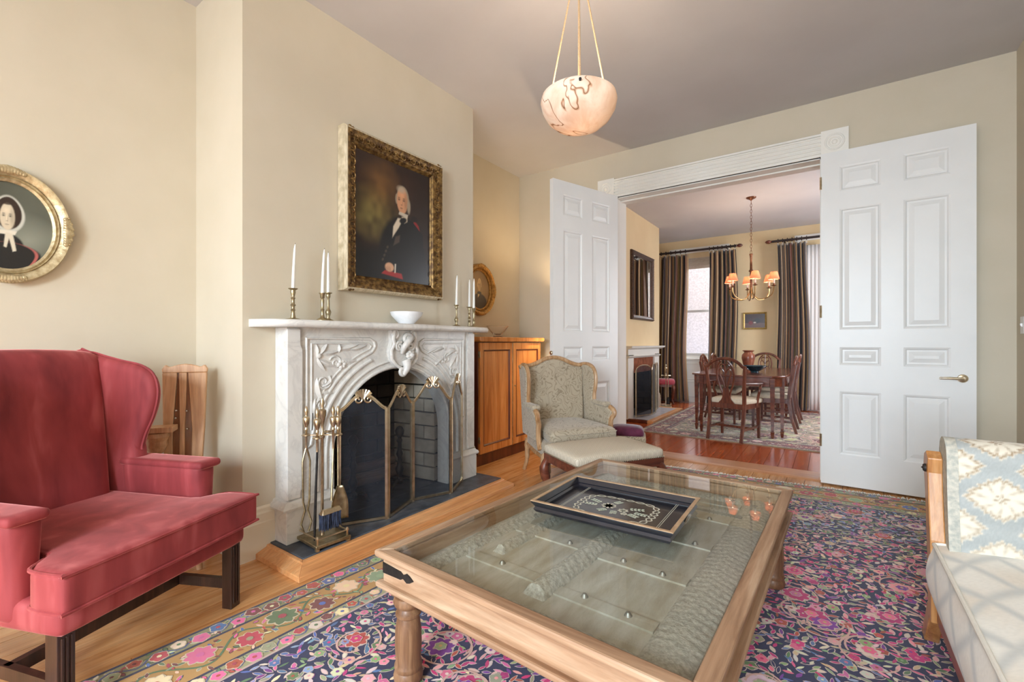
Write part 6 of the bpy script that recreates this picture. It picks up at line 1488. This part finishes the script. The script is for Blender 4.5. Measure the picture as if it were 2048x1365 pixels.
# ------------------------------------------------------------------ chandelier
chx, chy = -.92, 7.07
cd = empty('chandelier', (chx, chy, ZC), 0, 'six arm bronze chandelier with peach shades over the dining table', 'chandelier')
bz_m = pm('bronze', S(96, 56, 36), S(136, 88, 58), 20, .35, metal=.6); bzl_m = pm('antique_gold', S(150, 118, 74), S(186, 154, 106), 20, .32, metal=.8)
MB().lathe([(0, 0), (.065, 0), (.06, -.012), (.02, -.03), (.006, -.045), (0, -.05)], 20).build('ceiling_canopy', bz_m, cd)
zt = 2.40-ZC
nl_ = 18
for k in range(nl_):
    z0 = -.05+(zt+.05)*k/nl_; z1 = -.05+(zt+.05)*(k+1)/nl_; zc = (z0+z1)/2; h = (z0-z1)/2*1.25
    P = [(.011*math.cos(t), 0, zc+h*math.sin(t)) if k % 2 else (0, .011*math.cos(t), zc+h*math.sin(t)) for t in [2*PI*q/12 for q in range(12)]]
    MB().tube(P, .0026, 5, True, up=(0, 1, 0) if k % 2 else (1, 0, 0)).build('chain_link', bz_m, cd)
MB().lathe([(.0, 0), (.022, 0), (.024, -.012), (.018, -.03), (.014, -.1), (.017, -.22), (.03, -.235), (.03, -.245), (.018, -.255), (.014, -.42), (.02, -.5), (0, -.51)], 16, (0, 0, zt)).build('stem', bz_m, cd)
shade_m, nt, b = nodes('peach_shade'); nt.nodes.remove(b); o_ = [n for n in nt.nodes if n.type == 'OUTPUT_MATERIAL'][0]
df = nt.nodes.new('ShaderNodeBsdfDiffuse'); tl_ = nt.nodes.new('ShaderNodeBsdfTranslucent'); ms = nt.nodes.new('ShaderNodeMixShader'); ms.inputs[0].default_value = .55
for n_ in (df, tl_): n_.inputs[0].default_value = S(240, 190, 160)
nt.links.new(df.outputs[0], ms.inputs[1]); nt.links.new(tl_.outputs[0], ms.inputs[2]); nt.links.new(ms.outputs[0], o_.inputs[0])
bulb_m, nt, b = nodes('lit_bulb'); b.inputs['Emission Color'].default_value = (1, .75, .5, 1); b.inputs['Emission Strength'].default_value = 6
zb_ = 1.80-ZC
for k in range(6):
    a = YAW+.2+k*PI/3; c, s = math.cos(a), math.sin(a); r = .29
    ar = MB().tube([(c*q, s*q, z) for q, z in [(p[0], p[2]) for p in crom([(.012, 0, zb_+.13), (.03, 0, zb_+.04), (.09, 0, zb_-.03), (.17, 0, zb_-.035), (.25, 0, zb_), (.285, 0, zb_+.06), (r, 0, zb_+.13)], 4)]], .0075, 8).build('arm', bzl_m, cd)
    MB().lathe([(0, -.01), (.03, .0), (.034, .004), (.012, .008), (.012, .03), (.010, .03), (.0, .03)], 14, (c*r, s*r, zb_+.13)).build('drip_pan', bz_m, ar)
    MB().lathe([(.011, .03), (.011, .09), (0, .092)], 10, (c*r, s*r, zb_+.13)).build('candle_sleeve', linen_m, ar)
    MB().ball((c*r, s*r, zb_+.13+.115), (.012, .012, .022), 10, 8).build('bulb', bulb_m, ar)
    MB().lathe([(.066, .085), (.067, .087), (.040, .185), (.038, .185)], 24, (c*r, s*r, zb_+.13), caps=False).build('shade', shade_m, ar, solid=.0015)
    l = bpy.data.lights.new('chandelier_bulb', 'POINT'); l.energy = 4.5; l.color = (1, .72, .5); l.shadow_soft_size = .02
    lo = bpy.data.objects.new('chandelier_bulb', l); COL.objects.link(lo); lo.location = (chx+c*r, chy+s*r, ZC+zb_+.13+.15)
